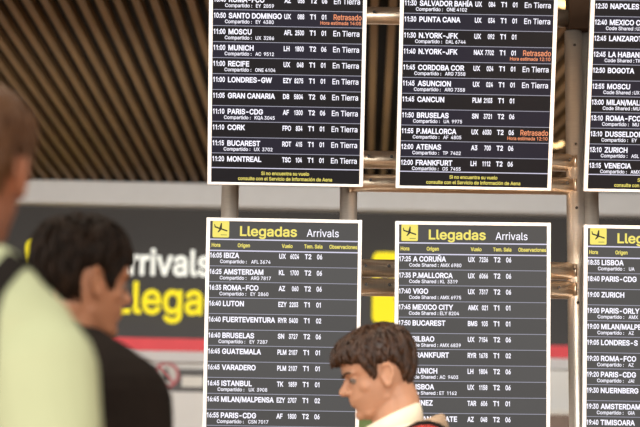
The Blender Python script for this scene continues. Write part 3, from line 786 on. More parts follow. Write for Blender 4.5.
DEP = 5.945
TU, TL = math.radians(19.0), math.radians(7.8)
CP, CS = 'Compartido :', 'Code Shared :'
board(UP1, True, board_matrix(at(285.2, 185.6, DEP), TU, False), 'upper left arrivals screen listing Roma-FCO down to Montreal', CP)
board(UP2, True, board_matrix(at(473.3, 189.3, DEP), TU, False), 'upper middle arrivals screen listing Salvador Bahia down to Frankfurt', CP)
board(UP3, True, board_matrix(at(661.2, 192.4, DEP), TU, False), 'upper right arrivals screen listing Napoles down to Venecia, cut by the photo edge', CS)
board(LO1, False, board_matrix(at(284.4, 218.8, DEP), TL, True), 'lower left arrivals screen with yellow heading, first flight Ibiza', CP)
board(LO2, False, board_matrix(at(473.0, 222.0, DEP), TL, True, .006), 'lower middle arrivals screen behind the dark-haired man, first flight A Coruña', CS)
board(LO3, False, board_matrix(at(661.6, 226.0, DEP), TL, True), 'lower right arrivals screen first flight Lisboa, cut by the photo edge', CS)

# ------------------------------------------------------------------ tubular steel frame behind the boards
fr = empty('display_stand', Matrix.Translation((0.4, 6.3, 0)))
tag(fr, 'steel tube frame of posts and paired crossbars carrying the six arrivals screens', 'frame')
FI = fr.matrix_world.inverted()
RT = 0.0305
FD = 6.12


def fpart(name, bm, m, parent=fr):
    o = link(name, bm, m)
    o.parent = parent
    o.matrix_parent_inverse = fr.matrix_world.inverted()
    return o


PX = []


def post(px, py, ztop, zbot=0.0, off=0.0):
    p = at(px, py, FD)
    y = 6.09 + off
    # keep the line of sight, move to the frame's own plane
    d = (p - CAM)
    p = CAM + d * (y / d.y)
    bm = bmesh.new()
    tube(bm, (p.x, y, zbot), (p.x, y, ztop), RT, n=32)
    tube(bm, (p.x, y, 0), (p.x, y, 0.012), 0.09, n=32)
    o = fpart('post', bm, M_steel)
    return p.x, y, o


for q in ((230, 200), (348.5, 205), (590, 207), (706, 209)):
    post(q[0], q[1], 3.05)
x5, y5, o5 = post(574, 100, at(574, 25, FD + .1).z, off=-.03)
bm = bmesh.new()
zt = at(574, 25, FD + .1).z
box(bm, (x5 - .020, y5 - .045, zt), (x5 + .055, y5 + .05, zt + .75), bev=.006)
s5 = fpart('post_sleeve', bm, M_bracket)
for px, py in ((574.5, 33), (573, 139), (572, 206), (574, 304)):
    p = at(px, py, FD)
    bm = bmesh.new()
    tube(bm, (x5, y5 - RT - .004, p.z), (x5, y5 - RT + .004, p.z), .005, n=10)
    fpart('bolt', bm, M_bolt, o5).matrix_parent_inverse = Matrix()


def crossbar(pxl, pyl, pxr, pyr, bolts, y=6.055):
    def q(px, py):
        d = at(px, py, 1.0) - CAM
        return CAM + d * (y / d.y)
    a, b = q(pxl, pyl), q(pxr, pyr)
    z = (a.z + b.z) / 2
    bm = bmesh.new()
    tube(bm, (a.x, y, z), (b.x, y, z), RT * 1.02, n=32)
    for x in (a.x, b.x):
        s = 1 if x == a.x else -1
        tube(bm, (x, y, z), (x + s * .012, y, z), RT * 1.1, n=32)
    o = fpart('crossbar', bm, M_bar)
    for px in bolts:
        p = q(px, 200)
        bm = bmesh.new()
        tube(bm, (p.x, y - RT - .006, z + .004), (p.x, y - RT + .01, z + .004), .0055, n=12)
        fpart('bolt', bm, M_bolt, o).matrix_parent_inverse = Matrix()
    return o


for (yl, yr, b) in ((15, 19, (372,)), (159, 163, (368, 391, 569)), (182, 187, (370, 566)), (267, 272.5, (366, 389, 572)), (286, 291, (367, 390, 557))):
    crossbar(349, yl, 576, yr, b)

# ------------------------------------------------------------------ far sign on the back wall
hs = empty('overhead_sign', MW @ Matrix.Translation((onwall(250, 300)[0], -.02, onwall(250, 339)[1])))
tag(hs, 'long charcoal overhead arrivals sign with lit letters and red lower stripe on far wall', 'sign')
M_signbg = mat('charcoal_sign_panel', (0.020, 0.017, 0.0145), 0.5, var=0.08)
M_red = mat('red_stripe_panel', (0.78, 0.045, 0.06), 0.5, var=0.05)
M_glowy = glow('backlit_yellow', (1.0, 0.80, 0.02), 1.1)
M_gloww = glow('backlit_white', (1.0, 0.97, 0.85), 1.15)


def wpart(name, bm, mats, parent):
    o = link(name, bm, mats)
    o.parent = parent
    root = parent if parent.parent is None else parent.parent
    o.matrix_parent_inverse = root.matrix_world.inverted()
    o.matrix_basis = MW
    return o


def wz(py, px=150):
    return onwall(px, py, .14)[1]


bm = bmesh.new()
box(bm, (-6, -.14, wz(338)), (6, -.02, zb_bot - .002))
wpart('panel', bm, M_signbg, hs)
bm = bmesh.new()
box(bm, (-6, -.15, wz(350.5)), (6, -.02, wz(338)))
wpart('stripe', bm, M_red, hs)
bm = bmesh.new()
box(bm, (-6, -.12, wz(361)), (6, -.02, wz(350.5)))
wpart('soffit', bm, M_band, hs)


def sign_text(s, px0, px1, pyb, cap_px, m, wgt):
    (v, f), (h, _) = text_meshes([(s, wgt), ('H', wgt)])
    s0, z0 = onwall(px0, pyb, .17)
    s1, _ = onwall(px1, pyb, .17)
    _, z1 = onwall(px0, pyb - cap_px, .17)
    sx = (s1 - s0) / (v[:, 0].max() - v[:, 0].min())
    sy = (z1 - z0) / (h[:, 1].max() - h[:, 1].min())
    bm = bmesh.new()
    vs = [bm.verts.new((s0 + (a - v[:, 0].min()) * sx, -.17, z0 + (b - h[:, 1].min()) * sy)) for a, b in v]
    for q in f:
        try:
            bm.faces.new([vs[i] for i in q])
        except ValueError:
            pass
    r = bmesh.ops.extrude_face_region(bm, geom=list(bm.faces))
    bmesh.ops.translate(bm, vec=(0, .03, 0), verts=[g for g in r['geom'] if isinstance(g, bmesh.types.BMVert)])
    return wpart('lettering', bm, m, hs)


sign_text('Arrivals', 107, 211, 274, 26, M_gloww, .03)['label'] = 'white lit word Arrivals'
sign_text('Llegadas', 112.5, 264, 313, 32, M_glowy, .03)['label'] = 'yellow lit word Llegadas'
for (a, b, c, d) in ((26, 97, 243, 314), (373, 444, 252, 324)):
    s0, z1 = onwall(a, c, .17)
    s1, z0 = onwall(b, d, .17)
    quads = []
    plane_icon(quads, s0, z0, s1 - s0)
    bm = bmesh.new()
    for i, (pts, mi) in enumerate(quads):
        y = -.17 if i == 0 else -.172
        f = bm.faces.new([bm.verts.new((u, y, v)) for u, v in pts])
        f.material_index = 0 if mi == 2 else 1
        if i == 0:
            r = bmesh.ops.extrude_face_region(bm, geom=[f])
            bmesh.ops.translate(bm, vec=(0, .03, 0), verts=[g for g in r['geom'] if isinstance(g, bmesh.types.BMVert)])
    wpart('pictogram', bm, [M_glowy, M_signbg], hs)['label'] = 'yellow lit arrival pictogram'

# prohibition sign and door area under the far sign
M_darkgrey = mat('dark_grey_sign', (0.07, 0.065, 0.06), 0.5, var=0.1)
M_ring = mat('red_ring', (0.42, 0.07, 0.08), 0.5, var=0.05)
M_disc = mat('pale_disc', (0.50, 0.48, 0.45), 0.5, var=0.05)
M_off = mat('off_white_notice', (0.72, 0.70, 0.64), 0.6, var=0.03)
s0, z1 = onwall(140, 368, .03)
s1, z0 = onwall(214, 392, .03)
ps = empty('prohibition_sign', MW @ Matrix.Translation(((s0 + s1) / 2, -.01, z0)))
tag(ps, 'dark notice panel with round red-ringed no-entry symbol below the far overhead sign', 'sign')
bm = bmesh.new()
box(bm, (s0, -.03, z0), (s1, -.002, z1), bev=.004)
wpart('panel', bm, M_darkgrey, ps)
cs, cz = onwall(166, 375, .04)
r = .105
bm = bmesh.new()
tube(bm, (cs, -.032, cz), (cs, -.03, cz), r * .8, n=40)
wpart('disc', bm, M_disc, ps)
bm = bmesh.new()
for i in range(40):
    a0, a1 = 2 * math.pi * i / 40, 2 * math.pi * (i + 1) / 40
    vs = []
    for (a, rr, y) in ((a0, r, -.036), (a1, r, -.036), (a1, r * .78, -.036), (a0, r * .78, -.036)):
        vs.append(bm.verts.new((cs + rr * math.cos(a), y, cz + rr * math.sin(a))))
    bm.faces.new(vs)
Mx = Matrix.Translation((cs, -.0355, cz)) @ Matrix.Rotation(math.radians(45), 4, 'Y')
box(bm, (-r * .8, -.001, -.011), (r * .8, .001, .011), M=Mx)
wpart('ring', bm, M_ring, ps)
bm = bmesh.new()
ball(bm, (cs, -.034, cz + .035), (.018, .002, .02))
box(bm, (cs - .032, -.034, cz - .05), (cs + .032, -.0325, cz + .012), bev=.0004)
wpart('figure', bm, M_darkgrey, ps)
a, b = onwall(182, 376, .04), onwall(203, 387, .04)
bm = bmesh.new()
box(bm, (a[0], -.035, b[1]), (b[0], -.029, a[1]))
wpart('notice', bm, M_off, ps)

# green panel low on the far wall, brown counter at the right
M_green = mat('green_sign_panel', (0.16, 0.24, 0.06), 0.6, var=0.08)
a, b = onwall(352, 414, .04), onwall(380, 440, .04)
bm = bmesh.new()
box(bm, (a[0], -.04, b[1]), (b[0], -.002, a[1]), bev=.004)
tag(link('wall_sign', bm, M_green, M=MW), 'small green sign on the far wall seen under the dark-haired man\'s chin', 'sign')
M_counter = mat('brown_laminate', (0.16, 0.10, 0.065), 0.5, var=0.1)
a, b = onwall(500, 414, .5), onwall(640, 420, .5)
rc = empty('service_counter', MW @ Matrix.Translation(((a[0] + b[0]) / 2, -.3, 0)))
tag(rc, 'brown service counter with pale top against the far wall behind right post', 'counter')
bm = bmesh.new()
box(bm, (a[0], -.5, 0), (b[0], -.01, a[1]))
wpart('body', bm, M_counter, rc)
bm = bmesh.new()
box(bm, (a[0] - .03, -.54, a[1]), (b[0] + .03, -.01, a[1] + .035), bev=.005)
wpart('counter_top', bm, M_off, rc)

# warm ceiling lamps between the slats
M_lamp = glow('warm_lamp', (1.0, 0.66, 0.28), 3.0)
M_lampb = mat('lamp_body', (0.2, 0.16, 0.12), 0.4, 0.6, var=0.1)
for px, py, dep, L, lab in ((565, 2, 9.4, .10, 'bright warm ceiling lamp above the top of the right post'),
                            (556.5, 143, 12.6, .08, 'small warm ceiling lamp left of the right post, above the upper crossbar')):
    p = at(px, py, dep)
    t = empty('ceiling_lamp', Matrix.Translation(p))
    tag(t, lab, 'lamp')
    bm = bmesh.new()
    tube(bm, (0, 0, .0), (0, 0, L), .06, .05, n=24)
    link('lamp_body', bm, M_lampb, t)
    bm = bmesh.new()
    ball(bm, (0, 0, .0), (.052, .052, .03))
    link('diffuser', bm, M_lamp, t)
    bm = bmesh.new()
    tube(bm, (0, 0, L), (0, 0, zb_top + .16 - p.z), .008, n=8)
    link('stem', bm, M_lampb, t)

# ------------------------------------------------------------------ people
HZ = [0, .006, .015, .03, .045, .06, .075, .09, .105, .118, .13, .145, .16, .175, .19, .203, .214, .222, .227, .229]
HF = [.060, .074, .081, .082, .086, .092, .089, .087, .084, .083, .091, .094, .093, .089, .080, .067, .050, .031, .012, -.008]
HB = [-.005, -.012, -.020, -.035, -.050, -.066, -.078, -.088, -.095, -.099, -.102, -.104, -.104, -.102, -.096, -.086, -.072, -.055, -.037, -.02]
HW = [.012, .024, .034, .046, .053, .058, .063, .066, .069, .071, .073, .075, .0765, .0765, .073, .066, .055, .041, .024, .008]


def headpt(a, z):
    F, B, w = np.interp(z, HZ, HF), np.interp(z, HZ, HB), np.interp(z, HZ, HW)
    cx, hx = (F + B) / 2, (F - B) / 2
    c, s = math.cos(a), math.sin(a)
    x = cx + hx * math.copysign(abs(c) ** .92, c)
    y = w * math.copysign(abs(s) ** .88, s)
    if c > 0:
        tp = np.interp(z, [0, .03, .07, .11, .16, .2], [.10, .16, .14, .06, .03, 0])
        y *= 1 - tp * c
        for sg in (-1, 1):
            x -= .010 * math.exp(-((y - sg * .031) / .015) ** 2 - ((z - .114) / .010) ** 2)
            x += .004 * math.exp(-((y - sg * .030) / .020) ** 2 - ((z - .131) / .006) ** 2)
    return Vector((x, y, z))


PIV = Vector((-.008, 0, .10))


class Person:
    def __init__(self, name, label, ear, body_az, head_az, nod, lean, sk, zs_gap=.215, tilt=0.0, hs=1.0, drop=0.0, nf=0.0):
        self.drop = drop
        self.nf = nf
        """ear: world point midway between the ears; azimuths from +X, anticlockwise"""
        self.s = hs
        self.zs = ear.z - zs_gap
        self.sc = self.zs / 1.43
        off = Vector((math.cos(body_az), math.sin(body_az), 0)) * lean
        self.root = empty('person', Matrix.Translation((ear.x - off.x, ear.y - off.y, 0)))
        tag(self.root, label, 'person')
        self.B = Matrix.Rotation(body_az, 4, 'Z')
        self.H = Matrix.Translation((off.x, off.y, ear.z)) @ Matrix.Rotation(head_az, 4, 'Z') @ Matrix.Rotation(nod, 4, 'Y') @ \
            Matrix.Rotation(tilt, 4, 'X') @ Matrix.Scale(hs, 4) @ Matrix.Translation(-PIV)
        self.skin = sk

    def b(self, x, y, z):
        """body point: z below shoulder scaled by height"""
        return self.B @ Vector((x, y, z * self.sc if z < 1.43 else self.zs + (z - 1.43)))

    def torso(self, bm, inf, top=1.53, bottom=.80, sleeve=True, legs=False, slope=1.0):
        secs = [(.80, .0, .105, .155), (.90, .0, .118, .168), (1.0, 0, .112, .155), (1.12, .005, .116, .158), (1.25, .008, .125, .178),
                (1.34, .005, .122, .192), (1.39, -.002, .112, .190), (1.425, -.008, .098, .165), (1.455, -.014, .084, .125),
                (1.485, -.02, .070, .088), (1.51, -.022, .062, .068), (1.53, -.022, .058, .062), (1.56, -.02, .055, .058)]
        rings = []
        for z, cx, rx, ry in secs:
            if z > top + 1e-6 or z < bottom - 1e-6:
                continue
            ring = []
            cx += self.nf * float(np.interp(z, [1.40, 1.485], [0, 1]))
            for i in range(40):
                t = 2 * math.pi * i / 40
                c, s = math.cos(t), math.sin(t)
                k = inf if z < 1.5 else inf * .7
                ring.append(self.b(cx + (rx + k) * math.copysign(abs(c) ** .9, c), (ry + k) * math.copysign(abs(s) ** .9, s), z))
            rings.append(ring)
        loft(bm, rings)

    def arm_pts(self):
        out = []
        for sg in (-1, 1):
            out.append([(self.b(-.005, sg * .170, 1.385 - self.drop), .062), (self.b(-.015, sg * .205, 1.26 - self.drop * .5), .053), (self.b(-.02, sg * .225, 1.11), .043),
                        (self.b(.02, sg * .228, .98), .038), (self.b(.06, sg * .222, .86), .027)])
        return out

    def body(self):
        bm = bmesh.new()
        rings = []
        for z in np.concatenate([np.linspace(0.0, .2, 52), np.linspace(.203, .229, 10)]):
            rings.append([self.H @ headpt(2 * math.pi * i / 72, float(z)) for i in range(72)])
        loft(bm, rings)
        h = lambda x, y, z: self.H @ Vector((x, y, z))
        s = self.s
        # nose
        chain(bm, [(h(.082, 0, .120), .0075 * s), (h(.094, 0, .104), .0085 * s), (h(.107, 0, .088), .0105 * s)])
        for sg in (-1, 1):
            ball(bm, h(.094, sg * .012, .083), .0085 * s)
            capsule(bm, h(.090, sg * .006, .080), h(.104, 0, .085), .007 * s, .008 * s)
            # cheek, jaw corner
            ball(bm, h(.046, sg * .040, .088), .021 * s)
            ball(bm, h(.069, sg * .031, .1145), .0125 * s)
            capsule(bm, h(.0, sg * .043, .048), h(.055, sg * .022, .018), .013 * s, .012 * s)
            # brow
            capsule(bm, h(.088, sg * .012, .131), h(.072, sg * .048, .131), .006 * s, .006 * s)
        # lips, chin
        for z, x, rr in ((.0625, .0865, .0085), (.051, .0845, .0085)):
            chain(bm, [(h(x - .016, -.022, z - .001), .004 * s), (h(x, -.007, z), rr * s), (h(x, .007, z), rr * s), (h(x - .016, .022, z - .001), .004 * s)])
        ball(bm, h(.074, 0, .019), .0155 * s)
        # ears
        for sg in (-1, 1):
            E = self.H @ Matrix.Translation((-.012, sg * .0745, .100)) @ Matrix.Rotation(sg * -.42, 4, 'Z') @ Matrix.Rotation(-.2, 4, 'Y')
            pts = []
            for k in range(15):
                t = math.radians(-60 + k * 300 / 14) * 1.0
                t = math.radians(110) + math.radians(300) * k / 14 - math.radians(60)
                x, z = -.002 + .0165 * math.cos(t), .030 * math.sin(t)
                pts.append((E @ Vector((x * (1 if z > -.01 else .75), sg * .005, z)), .0042 * s))
            chain(bm, pts)
            T = E @ Matrix.Translation((0, sg * -.001, 0)) @ Matrix.Diagonal((.0150, .0055, .028, 1))
            ball(bm, (0, 0, 0), 1, T)
            T = E @ Matrix.Translation((.0, sg * .003, -.025)) @ Matrix.Diagonal((.0085, .005, .010, 1))
            ball(bm, (0, 0, 0), 1, T)
            T = E @ Matrix.Translation((.0125, sg * .003, -.002)) @ Matrix.Diagonal((.004, .005, .008, 1))
            ball(bm, (0, 0, 0), 1, T)
        # neck
        nb = self.b(-.02 + self.nf, 0, 1.49)
        for dx, rr in ((-.030, .054), (-.006, .050)):
            chain(bm, [(h(dx, 0, .085), rr * s), (h(dx - .008, 0, .03), rr * s), (nb + self.B @ Vector((dx + .02, 0, .02)), .056), (nb + self.B @ Vector((0, 0, -.1)), .062)])
        self.torso(bm, -.004)
        for pts in self.arm_pts():
            chain(bm, pts)
        # hands
        for sg in (-1, 1):
            w = self.b(.06, sg * .222, .86)
            R_ = self.B
            g = lambda x, y, z: w + R_ @ Vector((x, sg * y, z))
            chain(bm, [(w, .026), (g(.008, 0, -.05), .022)])
            for k, (dx, ln) in enumerate(((.032, .068), (.011, .078), (-.010, .072), (-.030, .056))):
                chain(bm, [(g(.012 + dx * .5, -.002, -.035), .0125), (g(.012 + dx, -.002, -.088), .0105),
                           (g(.017 + dx, -.012, -.088 - ln * .5), .009), (g(.014 + dx, -.030, -.088 - ln * .88), .0078)])
            chain(bm, [(g(.018, -.006, -.03), .014), (g(.046, -.016, -.062), .0115), (g(.052, -.022, -.092), .0095)])
        # legs and feet
        for sg in (-1, 1):
            chain(bm, [(self.b(0, sg * .085, .86), .088), (self.b(.01, sg * .092, .48), .056), (self.b(-.01, sg * .095, .30), .052), (self.b(-.025, sg * .098, .085), .038),
                       (self.b(-.03, sg * .10, .05), .04), (self.b(.12, sg * .11, .032), .026)])
        o = remeshed('body', bm, .0036, self.skin, self.root, 3)
        return o

    def top(self, name, m, inf, neck=1.53, bottom=.80, sl=.013, voxel=.006, amp=.006, lab=None, sleeve_end=5):
        bm = bmesh.new()
        self.torso(bm, inf, neck, bottom)
        for pts in self.arm_pts():
            p = [(q, r + sl) for q, r in pts][:sleeve_end]
            chain(bm, p)
        # shoulder caps joining neck and arm
        for sg in (-1, 1):
            capsule(bm, self.b(-.015, sg * .075, 1.445), self.b(-.005, sg * .165, 1.395 - self.drop), .045 + inf, .060 + inf)
        o = remeshed(name, bm, voxel, m, self.root, 4)
        nrm = [v.normal.copy() for v in o.data.vertices]
        for v, vn in zip(o.data.vertices, nrm):
            n = noise.noise(v.co * 9 + Vector((3, 1, self.zs))) * .6 + noise.noise(Vector((v.co.x * 16, v.co.y * 16, v.co.z * 7))) * .4
            v.co += vn * amp * n
        if lab:
            o['label'] = lab
        return o

    def trousers(self, m):
        bm = bmesh.new()
        rings = []
        for z, rx, ry in ((.80, .11, .165), (.88, .128, .178), (.96, .128, .172), (1.02, .122, .166)):
            rings.append([self.b(rx * math.cos(2 * math.pi * i / 32), ry * math.sin(2 * math.pi * i / 32), z) for i in range(32)])
        loft(bm, rings)
        for sg in (-1, 1):
            chain(bm, [(self.b(0, sg * .088, .86), .098), (self.b(.008, sg * .094, .48), .074), (self.b(-.02, sg * .098, .11), .066)])
        remeshed('trousers', bm, .009, m, self.root, 4)

    def shoes(self, m):
        for sg in (-1, 1):
            bm = bmesh.new()
            chain(bm, [(self.b(-.04, sg * .10, .055), .05), (self.b(.06, sg * .108, .05), .047), (self.b(.14, sg * .112, .04), .036)])
            box(bm, (-.09, -.045, .0), (.175, .045, .022), M=Matrix.Translation((self.B @ Vector((0, sg * .107, 0)))) @ self.B, bev=.006)
            o = remeshed('shoe', bm, .006, m, self.root, 3)
            mn = min(v.co.z for v in o.data.vertices)
            for v in o.data.vertices:
                v.co.z = max(v.co.z, 0.0)

    def face(self, brow_m, white_m, iris_m, lip_m):
        h = self.H
        for sg in (-1, 1):
            bm = bmesh.new()
            pts = [(h @ Vector((.0945 - .011 * (k / 6) ** 2 - .004 * k / 6, sg * (.012 + .036 * k / 6), .128 + .006 * math.sin(k / 6 * 2.6))), .0032 - .0002 * k) for k in range(7)]
            chain(bm, pts)
            link('eyebrow', bm, brow_m, self.root, True)
            bm = bmesh.new()
            ball(bm, h @ Vector((.0715, sg * .031, .1115)), .0114 * self.s)
            e = link('eye', bm, white_m, self.root, True)
            bm = bmesh.new()
            ball(bm, h @ Vector((.0790, sg * .0315, .1105)), .0056 * self.s)
            link('iris', bm, iris_m, e, True)
            bm = bmesh.new()
            pts = [(h @ Vector((.0822 - .010 * ((k - 2.5) / 3.5) ** 2, sg * (.031 + .004 * (k - 3)), .1140 - .001 * abs(k - 3))), .0017) for k in range(7)]
            chain(bm, pts)
            link('eyelid', bm, iris_m, e, True)

    def hair(self, m, zh, th, ext=None, locks=260, jit=.006, lock_r=.0045, seed=1, lockL=.32, name='hair'):
        """zh(a): hairline height by azimuth; th(a,u): thickness; ext(a,u): extra displacement in head space"""
        rnd = random.Random(seed)
        bm = bmesh.new()
        NA, NU = 120, 26
        C0 = Vector((-.01, 0, .125))
        ext = ext or (lambda a, u: Vector())

        def surf(a, u, extra=0.0):
            z = zh(a) + (.2288 - zh(a)) * math.cos(min(u, 1.3) * math.pi / 2)
            p = headpt(a, z)
            d = (p - C0)
            d = Vector((d.x, d.y, d.z * .9)).normalized()
            return p + d * (th(a, u) + extra) + ext(a, u)
        rings_o, rings_i = [], []
        for k in range(NU + 1):
            u = k / NU
            u = max(u, .02)
            ro, ri = [], []
            for i in range(NA):
                a = 2 * math.pi * i / NA
                n = noise.noise(Vector((math.cos(a) * 7, math.sin(a) * 7, u * 2.5 + seed))) * jit
                n += noise.noise(Vector((math.cos(a) * 26, math.sin(a) * 26, u * 4 + seed))) * jit * .6
                uu = min(1.0, u) * (1 + .05 * noise.noise(Vector((math.cos(a) * 16, math.sin(a) * 16, seed * 3.0))) * max(0, u - .6) / .4)
                edge = 1.0 if u < .8 else max(0.1, ((1 - u) / .2) ** .7)
                ro.append(self.H @ surf(a, uu, n * edge - (1 - edge) * th(a, uu) * .5))
                p = headpt(a, zh(a) + (.2288 - zh(a)) * math.cos(uu * math.pi / 2))
                ri.append(self.H @ (p + (C0 - p).normalized() * .010))
            rings_o.append([bm.verts.new(p) for p in ro])
            rings_i.append([bm.verts.new(p) for p in ri])
        for R_ in (rings_o, rings_i):
            for k in range(NU):
                for i in range(NA):
                    f = bm.faces.new((R_[k][i], R_[k][(i + 1) % NA], R_[k + 1][(i + 1) % NA], R_[k + 1][i]))
                    f.smooth = True
        for i in range(NA):
            bm.faces.new((rings_o[NU][i], rings_o[NU][(i + 1) % NA], rings_i[NU][(i + 1) % NA], rings_i[NU][i]))
        for R_ in (rings_o, rings_i):
            bm.faces.new(R_[0])
        # locks lying along the growth direction
        for _ in range(locks):
            a = rnd.uniform(0, 2 * math.pi)
            u0 = rnd.uniform(.02, .80) ** .8
            da = rnd.uniform(-.25, .25)
            pts = []
            L = lockL * rnd.uniform(.6, 1.2)
            for q in range(6):
                t = q / 5
                u = min(1.02, u0 + L * t)
                r = lock_r * (1 - t) ** .6 * rnd.uniform(.9, 1.1) + .0006
                lift = .001 + .004 * math.sin(t * math.pi) + (.004 * t if u0 < .5 else .0)
                pts.append((self.H @ surf(a + da * t, u, lift), r))
            prev = None
            for q, (p, r) in enumerate(pts):
                d = (pts[min(q + 1, 5)][0] - pts[max(q - 1, 0)][0]).normalized()
                x = d.orthogonal().normalized()
                y = d.cross(x)
                cur = [bm.verts.new(p + (x * math.cos(w * math.pi / 2.5) + y * math.sin(w * math.pi / 2.5)) * r) for w in range(5)]
                if prev:
                    for w in range(5):
                        bm.faces.new((prev[w], prev[(w + 1) % 5], cur[(w + 1) % 5], cur[w])).smooth = True
                prev = cur
        return link(name, bm, m, self.root)


def table(xs, ys):
    """interpolated over |azimuth| in degrees, 0 = face, 180 = back"""
    def f(a):
        d = abs((math.degrees(a) + 180) % 360 - 180)
        return float(np.interp(d, xs, ys))
    return f


def collar(P, name, m, x0, rx, ry, z0, z1, flare, tilt=0.0, lab=None, thick=.006):
    """a folded collar ring round the neck"""
    bm = bmesh.new()
    n = 56
    prof = [(0, z0), (0.0, z1), (.004, z1 + .004), (.010, z1), (.012 + flare, z0 - .004), (.006 + flare, z0 - .006)]
    rings = []
    for (dr, z) in prof:
        ring = []
        for i in range(n):
            t = 2 * math.pi * i / n
            c, s = math.cos(t), math.sin(t)
            gap = .75 if c > .93 else 1
            zz = z - tilt * c * (.06)
            ring.append(bm.verts.new(P.b(x0 + (rx + dr) * c, (ry + dr) * s, 0) * Vector((1, 1, 0)) if False else
                                     (P.B @ Vector((x0 + (rx + dr) * c, (ry + dr) * s, P.zs + (zz - 1.43))))))
        rings.append(ring)
    for k in range(len(rings)):
        A_, B_ = rings[k], rings[(k + 1) % len(rings)]
        for i in range(n):
            bm.faces.new((A_[i], A_[(i + 1) % n], B_[(i + 1) % n], B_[i])).smooth = True
    o = link(name, bm, m, P.root)
    if lab:
        o['label'] = lab
    return o


def strap(name, path, bvh, width, thick, mats, parent, redj=3):
    """a webbing strap laid on a garment: path = list of (point outside, aim point)"""
    pts, nrm = [], []
    for o_, t_ in path:
        d = (t_ - o_).normalized()
        loc, n, i, dist = bvh.ray_cast(o_, d)
        if loc is None:
            continue
        pts.append(loc)
        nrm.append(n)
    bm = bmesh.new()
    prev = None
    for k in range(len(pts)):
        t = (pts[min(k + 1, len(pts) - 1)] - pts[max(k - 1, 0)]).normalized()
        n = (nrm[max(k - 1, 0)] + nrm[k] + nrm[min(k + 1, len(pts) - 1)]).normalized()
        s = t.cross(n).normalized() * width / 2
        b0, b1 = pts[k] + n * .001, pts[k] + n * (thick + .001)
        e = s * 1.0
        cur = [b0 - e, b1 - e * .97, b1 - e * .4, b1 + n * .0015 + e * 0 - e * .38, b1 + n * .0015 + e * .38, b1 + e * .4, b1 + e * .97, b0 + e]
        cur = [bm.verts.new(c) for c in cur]
        if prev:
            for j in range(len(cur)):
                f = bm.faces.new((prev[j], prev[(j + 1) % len(cur)], cur[(j + 1) % len(cur)], cur[j]))
                if len(mats) > 1 and j == redj:
                    f.material_index = 1
        prev = cur
    return link(name, bm, mats, parent)


M_skin1 = mat('skin_light_tan', (0.45, 0.235, 0.14), 0.5, sss=.12, var=.06, vscale=25, spec=.35)
M_skin2 = mat('skin_tan', (0.30, 0.135, 0.072), 0.5, sss=.1, var=.06, vscale=25, spec=.35)
M_skin3 = mat('skin_reddish_tan', (0.24, 0.095, 0.05), 0.5, sss=.1, var=.08, vscale=25, spec=.35)
M_hair1 = mat('dark_auburn_hair', (0.014, 0.0065, 0.003), 0.42, col2=(0.062, 0.024, 0.008), vscale=60, spec=.4)
M_hair2 = mat('black_brown_hair', (0.005, 0.0035, 0.0025), 0.5, col2=(0.016, 0.008, 0.004), vscale=60, spec=.1)
M_hair3 = mat('light_brown_hair', (0.050, 0.021, 0.008), 0.5, col2=(0.10, 0.044, 0.016), vscale=60, spec=.3)
M_white_eye = mat('eye_white', (0.2, 0.16, 0.13), 0.3, var=.03)
M_iris = mat('dark_iris', (0.02, 0.012, 0.008), 0.3, var=.1)
M_cream = mat('cream_cotton', (0.78, 0.68, 0.52), 0.8, var=.04, vscale=40)
M_tan = mat('tan_jacket_cloth', (0.42, 0.29, 0.19), 0.85, var=.1, vscale=40, bump=.2)
M_darkjkt = mat('brown_black_jacket_cloth', (0.008, 0.005, 0.0035), 0.9, var=.15, vscale=30, bump=.2, spec=.12)
M_shirt = mat('pale_yellow_green_cotton', (0.37, 0.41, 0.25), 0.85, var=.03, vscale=6)
M_jeans = mat('dark_blue_denim', (0.03, 0.04, 0.07), 0.85, var=.15, vscale=30)
M_shoe = mat('dark_leather', (0.03, 0.022, 0.018), 0.45, var=.1)
M_strap = mat('black_webbing', (0.010, 0.008, 0.007), 0.8, var=.15, vscale=60, spec=.1)
M_redweb = mat('red_webbing', (0.62, 0.05, 0.04), 0.7, var=.1, vscale=60)


def bvh_of(*objs):
    vs, fs = [], []
    for o in objs:
        k = len(vs)
        vs += [v.co.copy() for v in o.data.vertices]
        fs += [tuple(i + k for i in p.vertices) for p in o.data.polygons]
    return BVHTree.FromPolygons(vs, fs)


# --- man in profile in front of the middle boards
PC = Person('c', 'dark-haired young man in cream collar facing left, head bowed, with backpack', at(382, 378, 4.62), math.radians(178), math.radians(186),
            math.radians(16), .10, M_skin1, zs_gap=.198, hs=.96, nf=.075)
PC.body()
zh = table([0, 18, 36, 46, 56, 64, 70, 75, 80, 86, 102, 110, 118, 128, 150, 180], [.170, .168, .160, .154, .150, .134, .102, .094, .118, .136, .136, .124, .104, .084, .066, .060])


def th_c(a, u):
    d = abs((math.degrees(a) + 180) % 360 - 180)
    side = np.interp(d, [0, 30, 60, 90, 130, 180], [.020, .016, .006, .005, .007, .008])
    return float(np.interp(u, [0, .35, .7, .9, 1], [.013, .013, side, side * .7, side * .4]))


def ext_c(a, u):
    d = abs((math.degrees(a) + 180) % 360 - 180)
    w = max(0, 1 - d / 55) * max(0, (u - .45) / .55)
    return Vector((.016 * w, 0, -.014 * w * w))


